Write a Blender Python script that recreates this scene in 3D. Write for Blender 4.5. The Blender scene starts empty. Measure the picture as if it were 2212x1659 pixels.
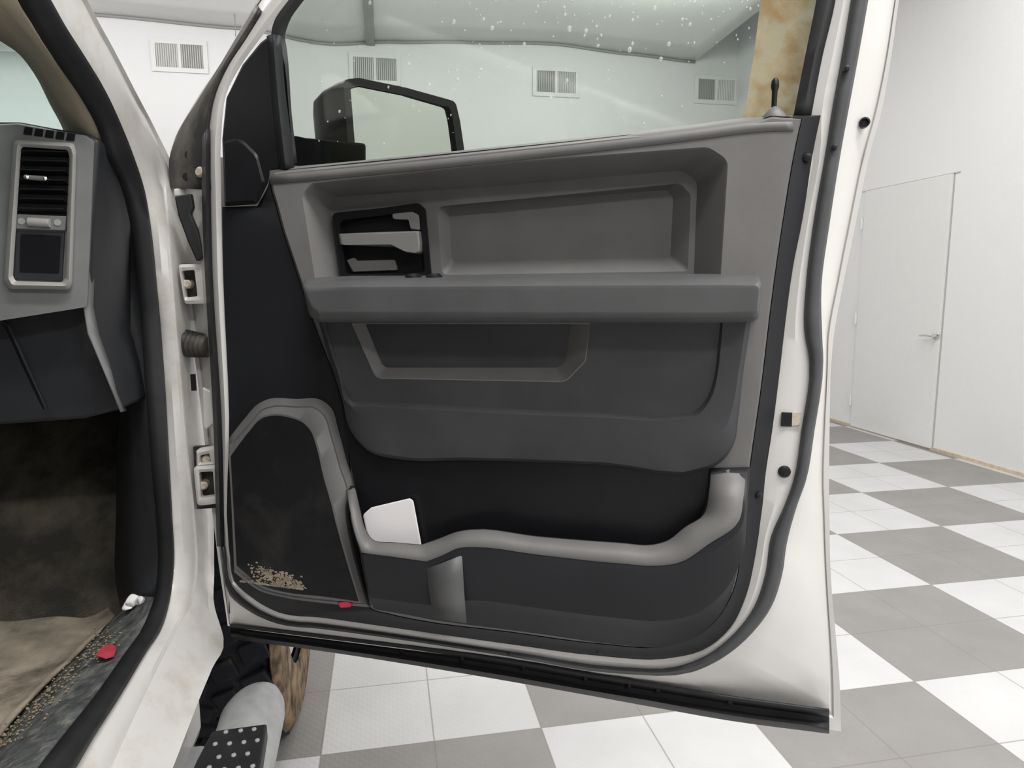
import bpy, bmesh, math, random
import numpy as np
from mathutils import Vector, Matrix, noise
random.seed(7)
scn = bpy.context.scene
C = scn.collection
# ------------------------------------------------------------------ camera
FPX = 1468.05
CAM = Vector((0, 0, 1.2422))
CR = Vector((0.98302299, -0.18342363, -0.00464393))
CU = Vector((0.02974327, 0.13432592, 0.99049073))
CF = Vector((0.18105561, 0.97381329, -0.13750109))
cd = bpy.data.cameras.new('camera'); cam = bpy.data.objects.new('camera', cd); C.objects.link(cam)
cd.sensor_width = 36; cd.lens = FPX / 2212 * 36; cd.clip_start = .02; cd.clip_end = 60
m3 = Matrix((CR, CU, -CF)).transposed()
cam.matrix_world = Matrix.Translation(CAM) @ m3.to_4x4()
scn.camera = cam
scn.view_settings.view_transform = 'Standard'; scn.view_settings.look = 'None'
scn.view_settings.gamma = 1; scn.view_settings.use_curve_mapping = False
scn.view_settings.exposure = 0.0

# door plane: hinge corner, u along the door, wn towards the cab side
UD = Vector((.8955, -.4451, 0)).normalized(); WN = Vector((-.4451, -.8955, 0)).normalized()
DH = Vector((-.3127, 1.3148, 0)) + WN * .05

def ray(px, py): return CF + CR * ((px - 1106) / FPX) - CU * ((py - 829.5) / FPX)
def UW(px, py, w):
    d = ray(px, py); P0 = DH + WN * w
    return CAM + d * ((P0 - CAM).dot(WN) / d.dot(WN))
def UX(px, py, X): d = ray(px, py); return CAM + d * (X / d.x)
def UY(px, py, Y): d = ray(px, py); return CAM + d * (Y / d.y)
def UZ(px, py, Z): d = ray(px, py); return CAM + d * ((Z - CAM.z) / d.z)

# ------------------------------------------------------------------ materials
def mat(name, col, rough=.5, spec=.5, metal=0, coat=0, noise_amt=0, nscale=30, bump=0, bscale=400, dirt=None, rvar=0):
    m = bpy.data.materials.new(name); m.use_nodes = True
    n = m.node_tree.nodes; l = m.node_tree.links; b = n['Principled BSDF']
    b.inputs['Base Color'].default_value = (*col, 1); b.inputs['Roughness'].default_value = rough
    b.inputs['Specular IOR Level'].default_value = spec; b.inputs['Metallic'].default_value = metal
    b.inputs['Coat Weight'].default_value = coat; b.inputs['Coat Roughness'].default_value = .08
    tc = n.new('ShaderNodeTexCoord'); out = None
    if noise_amt:
        t = n.new('ShaderNodeTexNoise'); t.inputs['Scale'].default_value = nscale; t.inputs['Detail'].default_value = 6
        l.new(tc.outputs['Object'], t.inputs['Vector'])
        r = n.new('ShaderNodeValToRGB'); r.color_ramp.elements[0].position = .3; r.color_ramp.elements[1].position = .7
        r.color_ramp.elements[0].color = (*[c * (1 - noise_amt) for c in col], 1)
        r.color_ramp.elements[1].color = (*[min(1, c * (1 + noise_amt)) for c in col], 1)
        l.new(t.outputs['Fac'], r.inputs['Fac']); out = r.outputs['Color']
    if dirt:   # (colour, scale, low, high)
        t = n.new('ShaderNodeTexNoise'); t.inputs['Scale'].default_value = dirt[1]; t.inputs['Detail'].default_value = 8; t.inputs['Roughness'].default_value = .65
        l.new(tc.outputs['Object'], t.inputs['Vector'])
        mr = n.new('ShaderNodeMapRange'); mr.inputs[1].default_value = dirt[2]; mr.inputs[2].default_value = dirt[3]
        l.new(t.outputs['Fac'], mr.inputs[0])
        mx = n.new('ShaderNodeMix'); mx.data_type = 'RGBA'
        l.new(mr.outputs[0], mx.inputs['Factor'])
        if out: l.new(out, mx.inputs['A'])
        else: mx.inputs['A'].default_value = (*col, 1)
        mx.inputs['B'].default_value = (*dirt[0], 1); out = mx.outputs['Result']
    if out: l.new(out, b.inputs['Base Color'])
    if bump:
        t = n.new('ShaderNodeTexNoise'); t.inputs['Scale'].default_value = bscale; t.inputs['Detail'].default_value = 3
        l.new(tc.outputs['Object'], t.inputs['Vector'])
        bp = n.new('ShaderNodeBump'); bp.inputs['Strength'].default_value = bump; bp.inputs['Distance'].default_value = .002
        l.new(t.outputs['Fac'], bp.inputs['Height']); l.new(bp.outputs['Normal'], b.inputs['Normal'])
    return m

M = {}
M['paint'] = mat('white_paint', (.665, .65, .63), .3, .5, coat=.4, noise_amt=.03, nscale=6)
M['paint_dirty'] = mat('white_paint_worn', (.64, .625, .605), .3, .5, coat=.4, dirt=((.45, .39, .31), 11, .5, .85))
M['panel'] = mat('grey_door_plastic', (.165, .16, .157), .5, .5, noise_amt=.08, nscale=14, bump=.05, bscale=900)
M['dark'] = mat('charcoal_plastic', (.019, .020, .023), .5, .3, noise_amt=.1, nscale=10, bump=.05, bscale=900)
M['vinyl'] = mat('charcoal_vinyl', (.056, .058, .063), .5, .35, noise_amt=.15, nscale=12, bump=.04, bscale=700)
M['armrest'] = mat('armrest_vinyl', (.088, .088, .09), .45, .4, noise_amt=.12, nscale=12)
M['black'] = mat('black_plastic', (.008, .008, .010), .4, .35, noise_amt=.15, nscale=20)
M['rubber'] = mat('black_rubber', (.02, .02, .021), .5, .4, noise_amt=.2, nscale=25)
M['rubber_grey'] = mat('grey_rubber', (.07, .073, .075), .55, .4, noise_amt=.15, nscale=25)
M['dirty_black'] = mat('dirty_black_plastic', (.02, .02, .021), .55, .4, dirt=((.20, .17, .13), 10, .5, .9))
M['speaker'] = mat('speaker_panel_plastic', (.010, .010, .0115), .6, .25, dirt=((.030, .029, .026), 14, .5, .8))
M['lever'] = mat('handle_grey', (.21, .207, .20), .4, .5)
M['silver'] = mat('silver_trim', (.40, .39, .375), .38, .5)
M['dash'] = mat('dash_plastic', (.19, .196, .194), .5, .5, noise_amt=.06)
M['dash_low'] = mat('dash_lower_plastic', (.028, .03, .034), .5, .5, noise_amt=.1)
M['beige'] = mat('beige_trim', (.42, .365, .28), .75, .3, noise_amt=.05, nscale=60, bump=.1, bscale=700)
M['carpet'] = mat('dark_carpet', (.058, .055, .048), .95, .1, dirt=((.19, .168, .13), 7, .42, .75), bump=.8, bscale=300)
M['sillcarpet'] = mat('dirty_sill_carpet', (.085, .09, .09), .9, .2, noise_amt=.5, nscale=45, dirt=((.26, .255, .22), 40, .5, .75), bump=.8, bscale=250)
M['mat'] = mat('muddy_mat', (.30, .255, .20), .9, .2, noise_amt=.35, nscale=14, dirt=((.035, .033, .03), 5, .50, .68), bump=.6, bscale=200)
M['grit'] = mat('tan_grit', (.28, .225, .145), .9, .1, noise_amt=.4, nscale=60)
M['mudpatch'] = mat('pale_mud', (.25, .215, .16), .95, .1, noise_amt=.4, nscale=80)
M['chrome'] = mat('bright_metal', (.75, .74, .72), .2, .5, metal=1)
M['bolt'] = mat('cream_bolt', (.55, .5, .42), .45, .5, dirt=((.2, .15, .1), 200, .5, .8))
M['nerf'] = mat('grey_step_tube', (.36, .365, .365), .42, .5, noise_amt=.12, nscale=40)
M['tyre'] = mat('tyre_rubber', (.013, .014, .018), .75, .3, noise_amt=.2, nscale=40, dirt=((.06, .056, .048), 30, .55, .8))
M['mud'] = mat('muddy_sidewall', (.028, .024, .02), .8, .2, dirt=((.30, .21, .13), 16, .36, .62))
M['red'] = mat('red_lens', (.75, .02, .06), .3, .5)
M['redspot'] = mat('red_light_spot', (.42, .045, .07), .8, .2, noise_amt=.2)
M['paper'] = mat('white_paper', (.93, .90, .91), .6, .3)
M['tissue'] = mat('white_tissue', (.85, .84, .82), .8, .2)
M['pad'] = mat('black_step_pad', (.016, .017, .018), .5, .4, noise_amt=.2)
M['roomdoor'] = mat('white_door_paint', (.80, .80, .785), .4, .4, noise_amt=.01)
M['gap'] = mat('shadow_gap', (.48, .47, .465), .8, .2)
M['vent'] = mat('white_vent_metal', (.82, .82, .80), .45, .4)
M['cavity'] = mat('vent_cavity', (.38, .38, .37), .9, .1)
M['trimgrey'] = mat('grey_trim', (.36, .36, .35), .5, .4)
M['tan'] = mat('tan_baseboard', (.62, .52, .40), .7, .3, noise_amt=.15)
M['ceiling'] = mat('white_ceiling', (.86, .86, .845), .4, .5)
M['seat'] = mat('dark_seat_cloth', (.04, .04, .042), .85, .2, noise_amt=.2)
M['mirror'] = mat('mirror_glass', (.62, .63, .60), .06, .5, metal=1)

def wallmat(name, col, rough, bump):
    m = mat(name, col, rough, .5, bump=bump, bscale=26)
    return m
M['wall'] = wallmat('white_wall', (.82, .82, .825), .42, .35)
M['wallgrey'] = wallmat('grey_wall', (.5, .5, .51), .5, .2)
M['wallglossy'] = wallmat('semi_gloss_wall', (.83, .83, .825), .27, .8)

def glass(name, tint, gl=.05):
    m = bpy.data.materials.new(name); m.use_nodes = True; n = m.node_tree.nodes; l = m.node_tree.links
    n.remove(n['Principled BSDF']); o = n['Material Output']
    t = n.new('ShaderNodeBsdfTransparent'); t.inputs[0].default_value = (*tint, 1)
    g = n.new('ShaderNodeBsdfGlossy'); g.inputs['Roughness'].default_value = gl; g.inputs['Color'].default_value = (.95, .97, .95, 1)
    f = n.new('ShaderNodeFresnel'); ge = n.new('ShaderNodeNewGeometry'); ma = n.new('ShaderNodeMapRange'); ma.inputs[3].default_value = 1.5; ma.inputs[4].default_value = 1 / 1.5; l.new(ge.outputs['Backfacing'], ma.inputs[0]); l.new(ma.outputs[0], f.inputs[0])
    x = n.new('ShaderNodeMixShader'); l.new(f.outputs[0], x.inputs[0]); l.new(t.outputs[0], x.inputs[1]); l.new(g.outputs[0], x.inputs[2])
    l.new(x.outputs[0], o.inputs[0]); return m
M['glass'] = glass('tinted_door_glass', (.79, .828, .80))
M['windshield'] = glass('green_windshield_glass', (.90, .985, .955))

def film():
    m = bpy.data.materials.new('dried_mud_film'); m.use_nodes = True; n = m.node_tree.nodes; l = m.node_tree.links
    b = n['Principled BSDF']; o = n['Material Output']
    tc = n.new('ShaderNodeTexCoord')
    t = n.new('ShaderNodeTexNoise'); t.inputs['Scale'].default_value = 34; t.inputs['Detail'].default_value = 6; l.new(tc.outputs['Object'], t.inputs['Vector'])
    r = n.new('ShaderNodeValToRGB'); e = r.color_ramp.elements; e[0].position = .38; e[0].color = (.55, .40, .21, 1); e[1].position = .6; e[1].color = (.66, .57, .39, 1)
    l.new(t.outputs['Fac'], r.inputs['Fac']); l.new(r.outputs[0], b.inputs['Base Color']); b.inputs['Roughness'].default_value = .8
    tr = n.new('ShaderNodeBsdfTransparent'); tl = n.new('ShaderNodeBsdfTranslucent'); l.new(r.outputs[0], tl.inputs[0])
    x0 = n.new('ShaderNodeMixShader'); x0.inputs[0].default_value = .5; l.new(b.outputs[0], x0.inputs[1]); l.new(tl.outputs[0], x0.inputs[2])
    x = n.new('ShaderNodeMixShader')
    t2 = n.new('ShaderNodeTexNoise'); t2.inputs['Scale'].default_value = 55; t2.inputs['Detail'].default_value = 4; l.new(tc.outputs['Object'], t2.inputs['Vector'])
    mr = n.new('ShaderNodeMapRange'); mr.inputs[1].default_value = .30; mr.inputs[2].default_value = .62; mr.inputs[3].default_value = .88; mr.inputs[4].default_value = .5
    l.new(t2.outputs['Fac'], mr.inputs[0]); l.new(mr.outputs[0], x.inputs[0])
    l.new(tr.outputs[0], x.inputs[1]); l.new(x0.outputs[0], x.inputs[2]); l.new(x.outputs[0], o.inputs[0]); return m
M['film'] = film()
def drop():
    m = bpy.data.materials.new('water_drop'); m.use_nodes = True; n = m.node_tree.nodes; l = m.node_tree.links
    b = n['Principled BSDF']; o = n['Material Output']; b.inputs['Base Color'].default_value = (.9, .9, .9, 1); b.inputs['Roughness'].default_value = .1
    tr = n.new('ShaderNodeBsdfTransparent'); x = n.new('ShaderNodeMixShader'); x.inputs[0].default_value = .32
    l.new(tr.outputs[0], x.inputs[1]); l.new(b.outputs[0], x.inputs[2]); l.new(x.outputs[0], o.inputs[0]); return m
M['drop'] = drop()

S = .6096; TX0 = 2.2338; TY0 = 4.794
def floormat():
    m = bpy.data.materials.new('checker_garage_tiles'); m.use_nodes = True; n = m.node_tree.nodes; l = m.node_tree.links; b = n['Principled BSDF']
    tc = n.new('ShaderNodeTexCoord'); sp = n.new('ShaderNodeSeparateXYZ'); l.new(tc.outputs['Object'], sp.inputs[0])
    def mth(op, a, bb=None):
        k = n.new('ShaderNodeMath'); k.operation = op
        for i, v in enumerate((a, bb)):
            if v is None: continue
            if isinstance(v, (int, float)): k.inputs[i].default_value = v
            else: l.new(v, k.inputs[i])
        return k.outputs[0]
    x = mth('DIVIDE', mth('SUBTRACT', sp.outputs[0], TX0), S); y = mth('DIVIDE', mth('SUBTRACT', sp.outputs[1], TY0), S)
    par = mth('ABSOLUTE', mth('FLOORED_MODULO', mth('ADD', mth('FLOOR', x), mth('FLOOR', y)), 2))   # 1 = white
    hx = mth('MULTIPLY', x, 2); hy = mth('MULTIPLY', y, 2)
    def edge(v): return mth('ABSOLUTE', mth('SUBTRACT', mth('FRACT', mth('ADD', v, .5)), .5))
    seam = mth('LESS_THAN', mth('MINIMUM', edge(hx), edge(hy)), .0075)
    mx = n.new('ShaderNodeMix'); mx.data_type = 'RGBA'; l.new(par, mx.inputs['Factor'])
    def noisy(c, s, a):
        t = n.new('ShaderNodeTexNoise'); t.inputs['Scale'].default_value = s; t.inputs['Detail'].default_value = 5; l.new(tc.outputs['Object'], t.inputs['Vector'])
        r = n.new('ShaderNodeValToRGB'); r.color_ramp.elements[0].position = .3; r.color_ramp.elements[1].position = .7
        r.color_ramp.elements[0].color = (*[q * (1 - a) for q in c], 1); r.color_ramp.elements[1].color = (*[q * (1 + a) for q in c], 1)
        l.new(t.outputs['Fac'], r.inputs['Fac']); return r.outputs[0]
    l.new(noisy((.27, .262, .254), 5, .07), mx.inputs['A']); l.new(noisy((.60, .60, .605), 4, .05), mx.inputs['B'])
    m2 = n.new('ShaderNodeMix'); m2.data_type = 'RGBA'; l.new(mth('MULTIPLY', seam, .6), m2.inputs['Factor']); l.new(mx.outputs['Result'], m2.inputs['A']); m2.inputs['B'].default_value = (.2, .17, .15, 1)
    l.new(m2.outputs['Result'], b.inputs['Base Color']); b.inputs['Roughness'].default_value = .42
    # raised coin / stud texture
    k = 2 * math.pi / .0262
    sx = mth('SINE', mth('MULTIPLY', sp.outputs[0], k)); sy = mth('SINE', mth('MULTIPLY', sp.outputs[1], k))
    h = mth('MAXIMUM', mth('MULTIPLY', sx, sy), 0)
    bp = n.new('ShaderNodeBump'); bp.inputs['Strength'].default_value = .25; bp.inputs['Distance'].default_value = .0015
    l.new(h, bp.inputs['Height']); l.new(bp.outputs[0], b.inputs['Normal']); return m
M['floor'] = floormat()

# ------------------------------------------------------------------ object helpers
def finish(name, bm, m, parent=None, smooth=35, solid=0, wn=True, bevel=0, off=0):
    bmesh.ops.remove_doubles(bm, verts=bm.verts, dist=1e-5)
    bmesh.ops.recalc_face_normals(bm, faces=bm.faces)
    lo = Vector((1e9,) * 3); hi = -lo
    for v in bm.verts:
        for i in range(3): lo[i] = min(lo[i], v.co[i]); hi[i] = max(hi[i], v.co[i])
    c = (lo + hi) / 2
    for v in bm.verts: v.co -= c
    me = bpy.data.meshes.new(name); bm.to_mesh(me); bm.free()
    me.materials.append(M[m] if isinstance(m, str) else m)
    o = bpy.data.objects.new(name, me); C.objects.link(o); o.location = c
    me.polygons.foreach_set('use_smooth', [True] * len(me.polygons)); me.set_sharp_from_angle(angle=math.radians(smooth))
    if solid:
        s = o.modifiers.new('s', 'SOLIDIFY'); s.thickness = solid; s.offset = off
    if bevel:
        s = o.modifiers.new('b', 'BEVEL'); s.width = bevel; s.segments = 3; s.limit_method = 'ANGLE'; s.angle_limit = math.radians(40); s.harden_normals = False
    if wn:
        s = o.modifiers.new('w', 'WEIGHTED_NORMAL'); s.keep_sharp = True
    if parent is not None: setpar(o, parent)
    return o
def wl(o):
    p = Vector(o.location); 
    while o.parent is not None:
        o = o.parent; p = p + Vector(o.location)
    return p
def setpar(o, p):
    pw = wl(p); o.parent = p; o.location = Vector(o.location) - pw
def tag(o, label=None, cat=None, group=None, kind=None):
    if label: o['label'] = label
    if cat: o['category'] = cat
    if group: o['group'] = group
    if kind: o['kind'] = kind
    return o
def empty(name, loc, label, cat, group=None):
    o = bpy.data.objects.new(name, None); C.objects.link(o); o.location = loc; o.empty_display_size = .05
    return tag(o, label, cat, group)

def crom(P, n=4, closed=False, sharp=()):
    P = [Vector(p) for p in P]; N = len(P); out = []
    segs = N if closed else N - 1
    for i in range(segs):
        p1 = P[i]; p2 = P[(i + 1) % N]
        p0 = P[i - 1] if (closed or i > 0) else p1; p3 = P[(i + 2) % N] if (closed or i + 2 < N) else p2
        L = (p2 - p1).length
        def tang(a, b, c, sh, first):
            if sh: return (p2 - p1)
            d1 = max((b - a).length, 1e-6); d2 = max((c - b).length, 1e-6)
            t = ((b - a) / d1 * d2 + (c - b) / d2 * d1) / (d1 + d2)
            return t * L
        t1 = tang(p0, p1, p2, i in sharp, True) if p0 != p1 else p2 - p1
        t2 = tang(p1, p2, p3, ((i + 1) % N) in sharp, False) if p3 != p2 else p2 - p1
        for k in range(n):
            s = k / n; s2 = s * s; s3 = s2 * s
            out.append(p1 * (2 * s3 - 3 * s2 + 1) + t1 * (s3 - 2 * s2 + s) + p2 * (-2 * s3 + 3 * s2) + t2 * (s3 - s2))
    if not closed: out.append(P[-1])
    return out
def rp(cs, seg=5):
    """rounded polygon in 2D from (x,y,r)"""
    out = []; N = len(cs)
    for i, (x, y, r) in enumerate(cs):
        p = Vector((x, y)); a = Vector(cs[i - 1][:2]); b = Vector(cs[(i + 1) % N][:2])
        da = (a - p).normalized(); db = (b - p).normalized()
        ang = da.angle(db); t = min(r / max(math.tan(ang / 2), .05), (a - p).length * .48, (b - p).length * .48)
        s = p + da * t; e = p + db * t
        for k in range(seg + 1):
            q = k / seg; out.append(tuple(s * (1 - q) ** 2 + p * 2 * q * (1 - q) + e * q * q))
    return out
def W(pts, w): return [UW(p[0], p[1], p[2] if len(p) > 2 else w) for p in pts]
def PX(pts, X): return [UX(p[0], p[1], p[2] if len(p) > 2 else X) for p in pts]
def PY(pts, Y): return [UY(p[0], p[1], p[2] if len(p) > 2 else Y) for p in pts]
def PZ(pts, Z): return [UZ(p[0], p[1], p[2] if len(p) > 2 else Z) for p in pts]
def rings_bm(bm, rings, closed=True):
    V = [[bm.verts.new(p) for p in r] for r in rings]; n = len(V[0])
    for a, b in zip(V[:-1], V[1:]):
        for i in range(n if closed else n - 1):
            j = (i + 1) % n
            try: bm.faces.new((a[i], a[j], b[j], b[i]))
            except ValueError: pass
    return V
def fill_holes(bm, outer, holes):
    E = []
    for loop in [outer] + holes:
        for i in range(len(loop)):
            a, b = loop[i], loop[(i + 1) % len(loop)]
            e = bm.edges.get((a, b)) or bm.edges.new((a, b)); E.append(e)
    bmesh.ops.triangle_fill(bm, edges=E, use_beauty=True, use_dissolve=False)
def stack(name, rings, m, parent, capb=True, capf=True, **k):
    bm = bmesh.new(); V = rings_bm(bm, rings)
    if capf: bm.faces.new(V[-1])
    if capb: bm.faces.new(V[0][::-1])
    return finish(name, bm, m, parent, **k)
def ribbon(name, curves, m, parent, closed=False, solid=.003, **k):
    bm = bmesh.new(); rings_bm(bm, curves, closed)
    return finish(name, bm, m, parent, solid=solid, **k)
def plate(name, pts, w0, w1, m, parent, rnd=4, **k):
    """rounded plate on the door plane: traced front outline, rounded rim, depth w0..w1"""
    cx = sum(p[0] for p in pts) / len(pts); cy = sum(p[1] for p in pts) / len(pts)
    def ins(d):
        o = []
        for p in pts:
            v = Vector((p[0] - cx, p[1] - cy)); L = v.length
            o.append((cx + v.x * (1 - d / L), cy + v.y * (1 - d / L)))
        return o
    dw = abs(w1 - w0) * .35
    r = [W(pts, w1)]
    r0 = W(pts, w1 - dw); base = [p + WN * (w0 - w1 + dw) for p in r0]
    return stack(name, [base, r0, W(ins(rnd * .3), w1 - dw * .3), W(ins(rnd), w1)], m, parent, **k)
def box(bm, c, s, rot=None):
    r = bmesh.ops.create_cube(bm, size=1, matrix=Matrix.Translation(c) @ ((rot.to_4x4()) if rot else Matrix()) @ Matrix.Diagonal((*s, 1)))
    return r['verts']
def boxo(name, c, s, m, parent=None, rot=None, bevel=.0, **k):
    bm = bmesh.new(); box(bm, Vector(c), s, rot); return finish(name, bm, m, parent, bevel=bevel, **k)
DROT = Matrix((UD, -WN, Vector((0, 0, 1)))).transposed()   # local x=u, y=-w, z=up
def cyl(bm, p0, p1, r0, r1=None, n=24, cap=True):
    p0 = Vector(p0); p1 = Vector(p1); r1 = r0 if r1 is None else r1
    q = (p1 - p0).to_track_quat('Z', 'Y').to_matrix()
    A = [bm.verts.new(p0 + q @ Vector((math.cos(2 * math.pi * i / n) * r0, math.sin(2 * math.pi * i / n) * r0, 0))) for i in range(n)]
    B = [bm.verts.new(p1 + q @ Vector((math.cos(2 * math.pi * i / n) * r1, math.sin(2 * math.pi * i / n) * r1, 0))) for i in range(n)]
    for i in range(n): bm.faces.new((A[i], A[(i + 1) % n], B[(i + 1) % n], B[i]))
    if cap: bm.faces.new(A[::-1]); bm.faces.new(B)
def lathe(bm, p, axis, prof, n=28):
    """prof: list (dist along axis, radius)"""
    q = Vector(axis).to_track_quat('Z', 'Y').to_matrix(); p = Vector(p); R = []
    for d, r in prof:
        R.append([p + q @ Vector((math.cos(2 * math.pi * i / n) * r, math.sin(2 * math.pi * i / n) * r, d)) for i in range(n)])
    V = rings_bm(bm, R); bm.faces.new(V[0][::-1]); bm.faces.new(V[-1])
def knob(name, p, axis, prof, m, parent, n=24):
    bm = bmesh.new(); lathe(bm, p, axis, prof, n); return finish(name, bm, m, parent)
def tube(bm, pts, r, n=12):
    pts = [Vector(p) for p in pts]; R = []
    for i, p in enumerate(pts):
        t = (pts[min(i + 1, len(pts) - 1)] - pts[max(i - 1, 0)]).normalized(); q = t.to_track_quat('Z', 'Y').to_matrix()
        rr = r[i] if isinstance(r, (list, tuple)) else r
        R.append([p + q @ Vector((math.cos(2 * math.pi * k / n) * rr, math.sin(2 * math.pi * k / n) * rr, 0)) for k in range(n)])
    V = rings_bm(bm, R); bm.faces.new(V[0][::-1]); bm.faces.new(V[-1])

# ================================================================== ROOM
YF = 7.75; XR = 4.1235; XL = -5.2; YB = -5.5; ZC = 3.90; ZT = 4.7; XC = 3.6
def struct(o): o['kind'] = 'structure'; return o
struct(boxo('floor', ((XL + XR) / 2, (YF + YB) / 2, -.05), (XR - XL + .4, YF - YB + .4, .1), 'floor', wn=False))
fl = bpy.data.objects['floor']
# keep the tile grid in world units
for v in fl.data.vertices: v.co += Vector(fl.location)
fl.location = (0, 0, 0)
struct(boxo('wall_far', ((XL + XR) / 2, YF + .06, ZT / 2), (XR - XL + .4, .12, ZT), 'wall', wn=False))
struct(boxo('wall_right', (XR + .06, (YF + YB) / 2, ZT / 2), (.12, YF - YB, ZT), 'wallglossy', wn=False))
struct(boxo('wall_left', (XL - .06, (YF + YB) / 2, ZT / 2), (.12, YF - YB, ZT), 'wallgrey', wn=False))
struct(boxo('wall_back', ((XL + XR) / 2, YB - .06, ZT / 2), (XR - XL + .4, .12, ZT), 'wallgrey', wn=False))
# hung ceiling, its far edge dips and rises a little along the wall
def ceil_z(x):
    K = [(-5.2, 3.96), (-2.75, 3.945), (-1.36, 3.90), (-.5, 3.80), (.18, 3.86), (.9, 3.90), (1.9, 3.94), (2.8, 3.885), (3.6, 3.84), (4.5, 3.84)]
    for (a, b), (c, d) in zip(K[:-1], K[1:]):
        if a <= x <= c:
            t = (x - a) / (c - a); t = t * t * (3 - 2 * t); return b + (d - b) * t
    return 3.9
bm = bmesh.new(); nx = 48; rows = []
for yy, f in ((YF, 1), (YF - .5, .7), (YF - 1.2, .3), (YF - 2.2, 0), (YB, 0)):
    rows.append([Vector((XL + (XC - XL) * i / nx, yy, 3.88 + (ceil_z(XL + (XC - XL) * i / nx) - 3.88) * f)) for i in range(nx + 1)])
rings_bm(bm, rows, False)
struct(finish('ceiling', bm, 'ceiling', solid=.05, off=1, wn=False))
bm = bmesh.new(); box(bm, Vector((XC + (XR - XC) / 2, (YF + YB) / 2, ZT + .03)), (XR - XC + .6, YF - YB, .06))
struct(finish('ceiling_upper', bm, 'ceiling', wn=False)).name = 'ceiling_upper'
tp = [Vector((XL + (XC - XL) * i / nx, YF - .018, ceil_z(XL + (XC - XL) * i / nx) - .012)) for i in range(nx + 1)]
bm = bmesh.new(); rings_bm(bm, [[p + Vector((0, 0, .013)) for p in tp], [p - Vector((0, 0, .013)) for p in tp]], False)
struct(finish('trim_1', bm, 'trimgrey', solid=.018, wn=False))
def zat(x): return ceil_z(x)
# batten along the ceiling (seen through the window glass)
bm = bmesh.new()
xb = -.065; nb = 10
L_ = [(YF - .02, zat(xb)), (YF - .5, 3.88 + (zat(xb) - 3.88) * .7), (YF - 1.2, 3.88 + (zat(xb) - 3.88) * .3), (YF - 2.2, 3.88), (YB + .1, 3.88)]
rings_bm(bm, [[Vector((xb - .045, y, z - .003)) for y, z in L_], [Vector((xb - .045, y, z - .04)) for y, z in L_], [Vector((xb + .045, y, z - .04)) for y, z in L_], [Vector((xb + .045, y, z - .003)) for y, z in L_]], False)
struct(finish('trim_2', bm, 'trimgrey', solid=.004, wn=False))
boxb = boxo('baseboard_right', (XR - .004, (YF + YB) / 2, .012), (.012, YF - YB, .024), 'tan', wn=False); struct(boxb)
# door in the right wall
DY0, DY1, DZ = 4.445, 5.375, 2.068
bm = bmesh.new(); box(bm, Vector((XR - .004, (DY0 + DY1) / 2, DZ / 2 + .006)), (.03, DY1 - DY0 - .012, DZ - .012))
dr = struct(finish('door_1', bm, 'roomdoor', bevel=.002))
bm = bmesh.new()
for c, s in (((XR - .0005, DY0 - .001, DZ / 2), (.004, .014, DZ)), ((XR - .0005, DY1 + .001, DZ / 2), (.004, .014, DZ)), ((XR - .0005, (DY0 + DY1) / 2, DZ + .002), (.004, DY1 - DY0 + .1, .012))): box(bm, Vector(c), s)
finish('door_gap', bm, 'gap', dr)
hp = UX(2010, 725, XR - .07)
hy, hz = hp.y, hp.z
bm = bmesh.new(); lathe(bm, (XR - .018, hy, hz), (-1, 0, 0), [(0, .033), (.006, .033), (.010, .028), (.014, .014), (.05, .012), (.056, .012)])
tube(bm, crom([(XR - .066, hy - .008, hz), (XR - .072, hy + .015, hz + .001), (XR - .07, hy + .06, hz - .001), (XR - .066, hy + .115, hz - .006)], 5), [.0115] * 6 + [.010] * 5 + [.008] * 4 + [.0065])
tag(finish('lever_handle', bm, 'chrome', dr), 'chrome lever handle')
for z in (1.80, .98, .25):
    bm = bmesh.new(); cyl(bm, (XR - .026, DY1 + .006, z - .05), (XR - .026, DY1 + .006, z + .05), .009); box(bm, Vector((XR - .012, DY1 + .004, z)), (.024, .012, .1)); finish('hinge', bm, 'vent', dr)

# vents on the far wall
def vent(i, px, py, label):
    c = UY(px, py, YF); w, h = .535, .315
    e = empty('wall_vent', (c.x, YF, c.z - h / 2), label, 'vent', 'vents high on the far wall')
    bm = bmesh.new(); t = .045
    for cc, ss in (((0, 0, h / 2 - t / 2), (w, .02, t)), ((0, 0, -h / 2 + t / 2), (w, .02, t)), ((-w / 2 + t / 2, 0, 0), (t, .02, h - 2 * t)), ((w / 2 - t / 2, 0, 0), (t, .02, h - 2 * t)), ((0, 0, 0), (.028, .02, h - 2 * t))):
        box(bm, c + Vector((cc[0], -.0095, cc[2])), ss)
    finish('frame', bm, 'vent', e, bevel=.002)
    for sgn in (-1, 1):
        x0 = -w / 2 + t if sgn < 0 else .014; x1 = -.014 if sgn < 0 else w / 2 - t
        bm = bmesh.new(); box(bm, c + Vector(((x0 + x1) / 2, -.0015, 0)), (x1 - x0, .001, h - 2 * t))
        k = finish('duct_opening', bm, 'cavity', e)
        bm = bmesh.new(); n = 10
        for q in range(n):
            xx = x0 + (q + .5) * (x1 - x0) / n
            box(bm, c + Vector((xx, -.010, 0)), (.0012, .017, h - 2 * t), Matrix.Rotation(math.radians(38) * sgn, 3, 'Z'))
        finish('louver_slats', bm, 'vent', e)
vent(0, 388.5, 122, 'white double wall vent seen bare beside the windshield pillar, leftmost of four')
vent(1, 810, 150, 'white double vent seen through the window glass just above the side mirror')
vent(2, 1201, 178, 'white double vent seen through the middle of the truck door window')
vent(3, 1546, 195, 'white double vent nearest the room corner, beside the tan mud on the glass')

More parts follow.
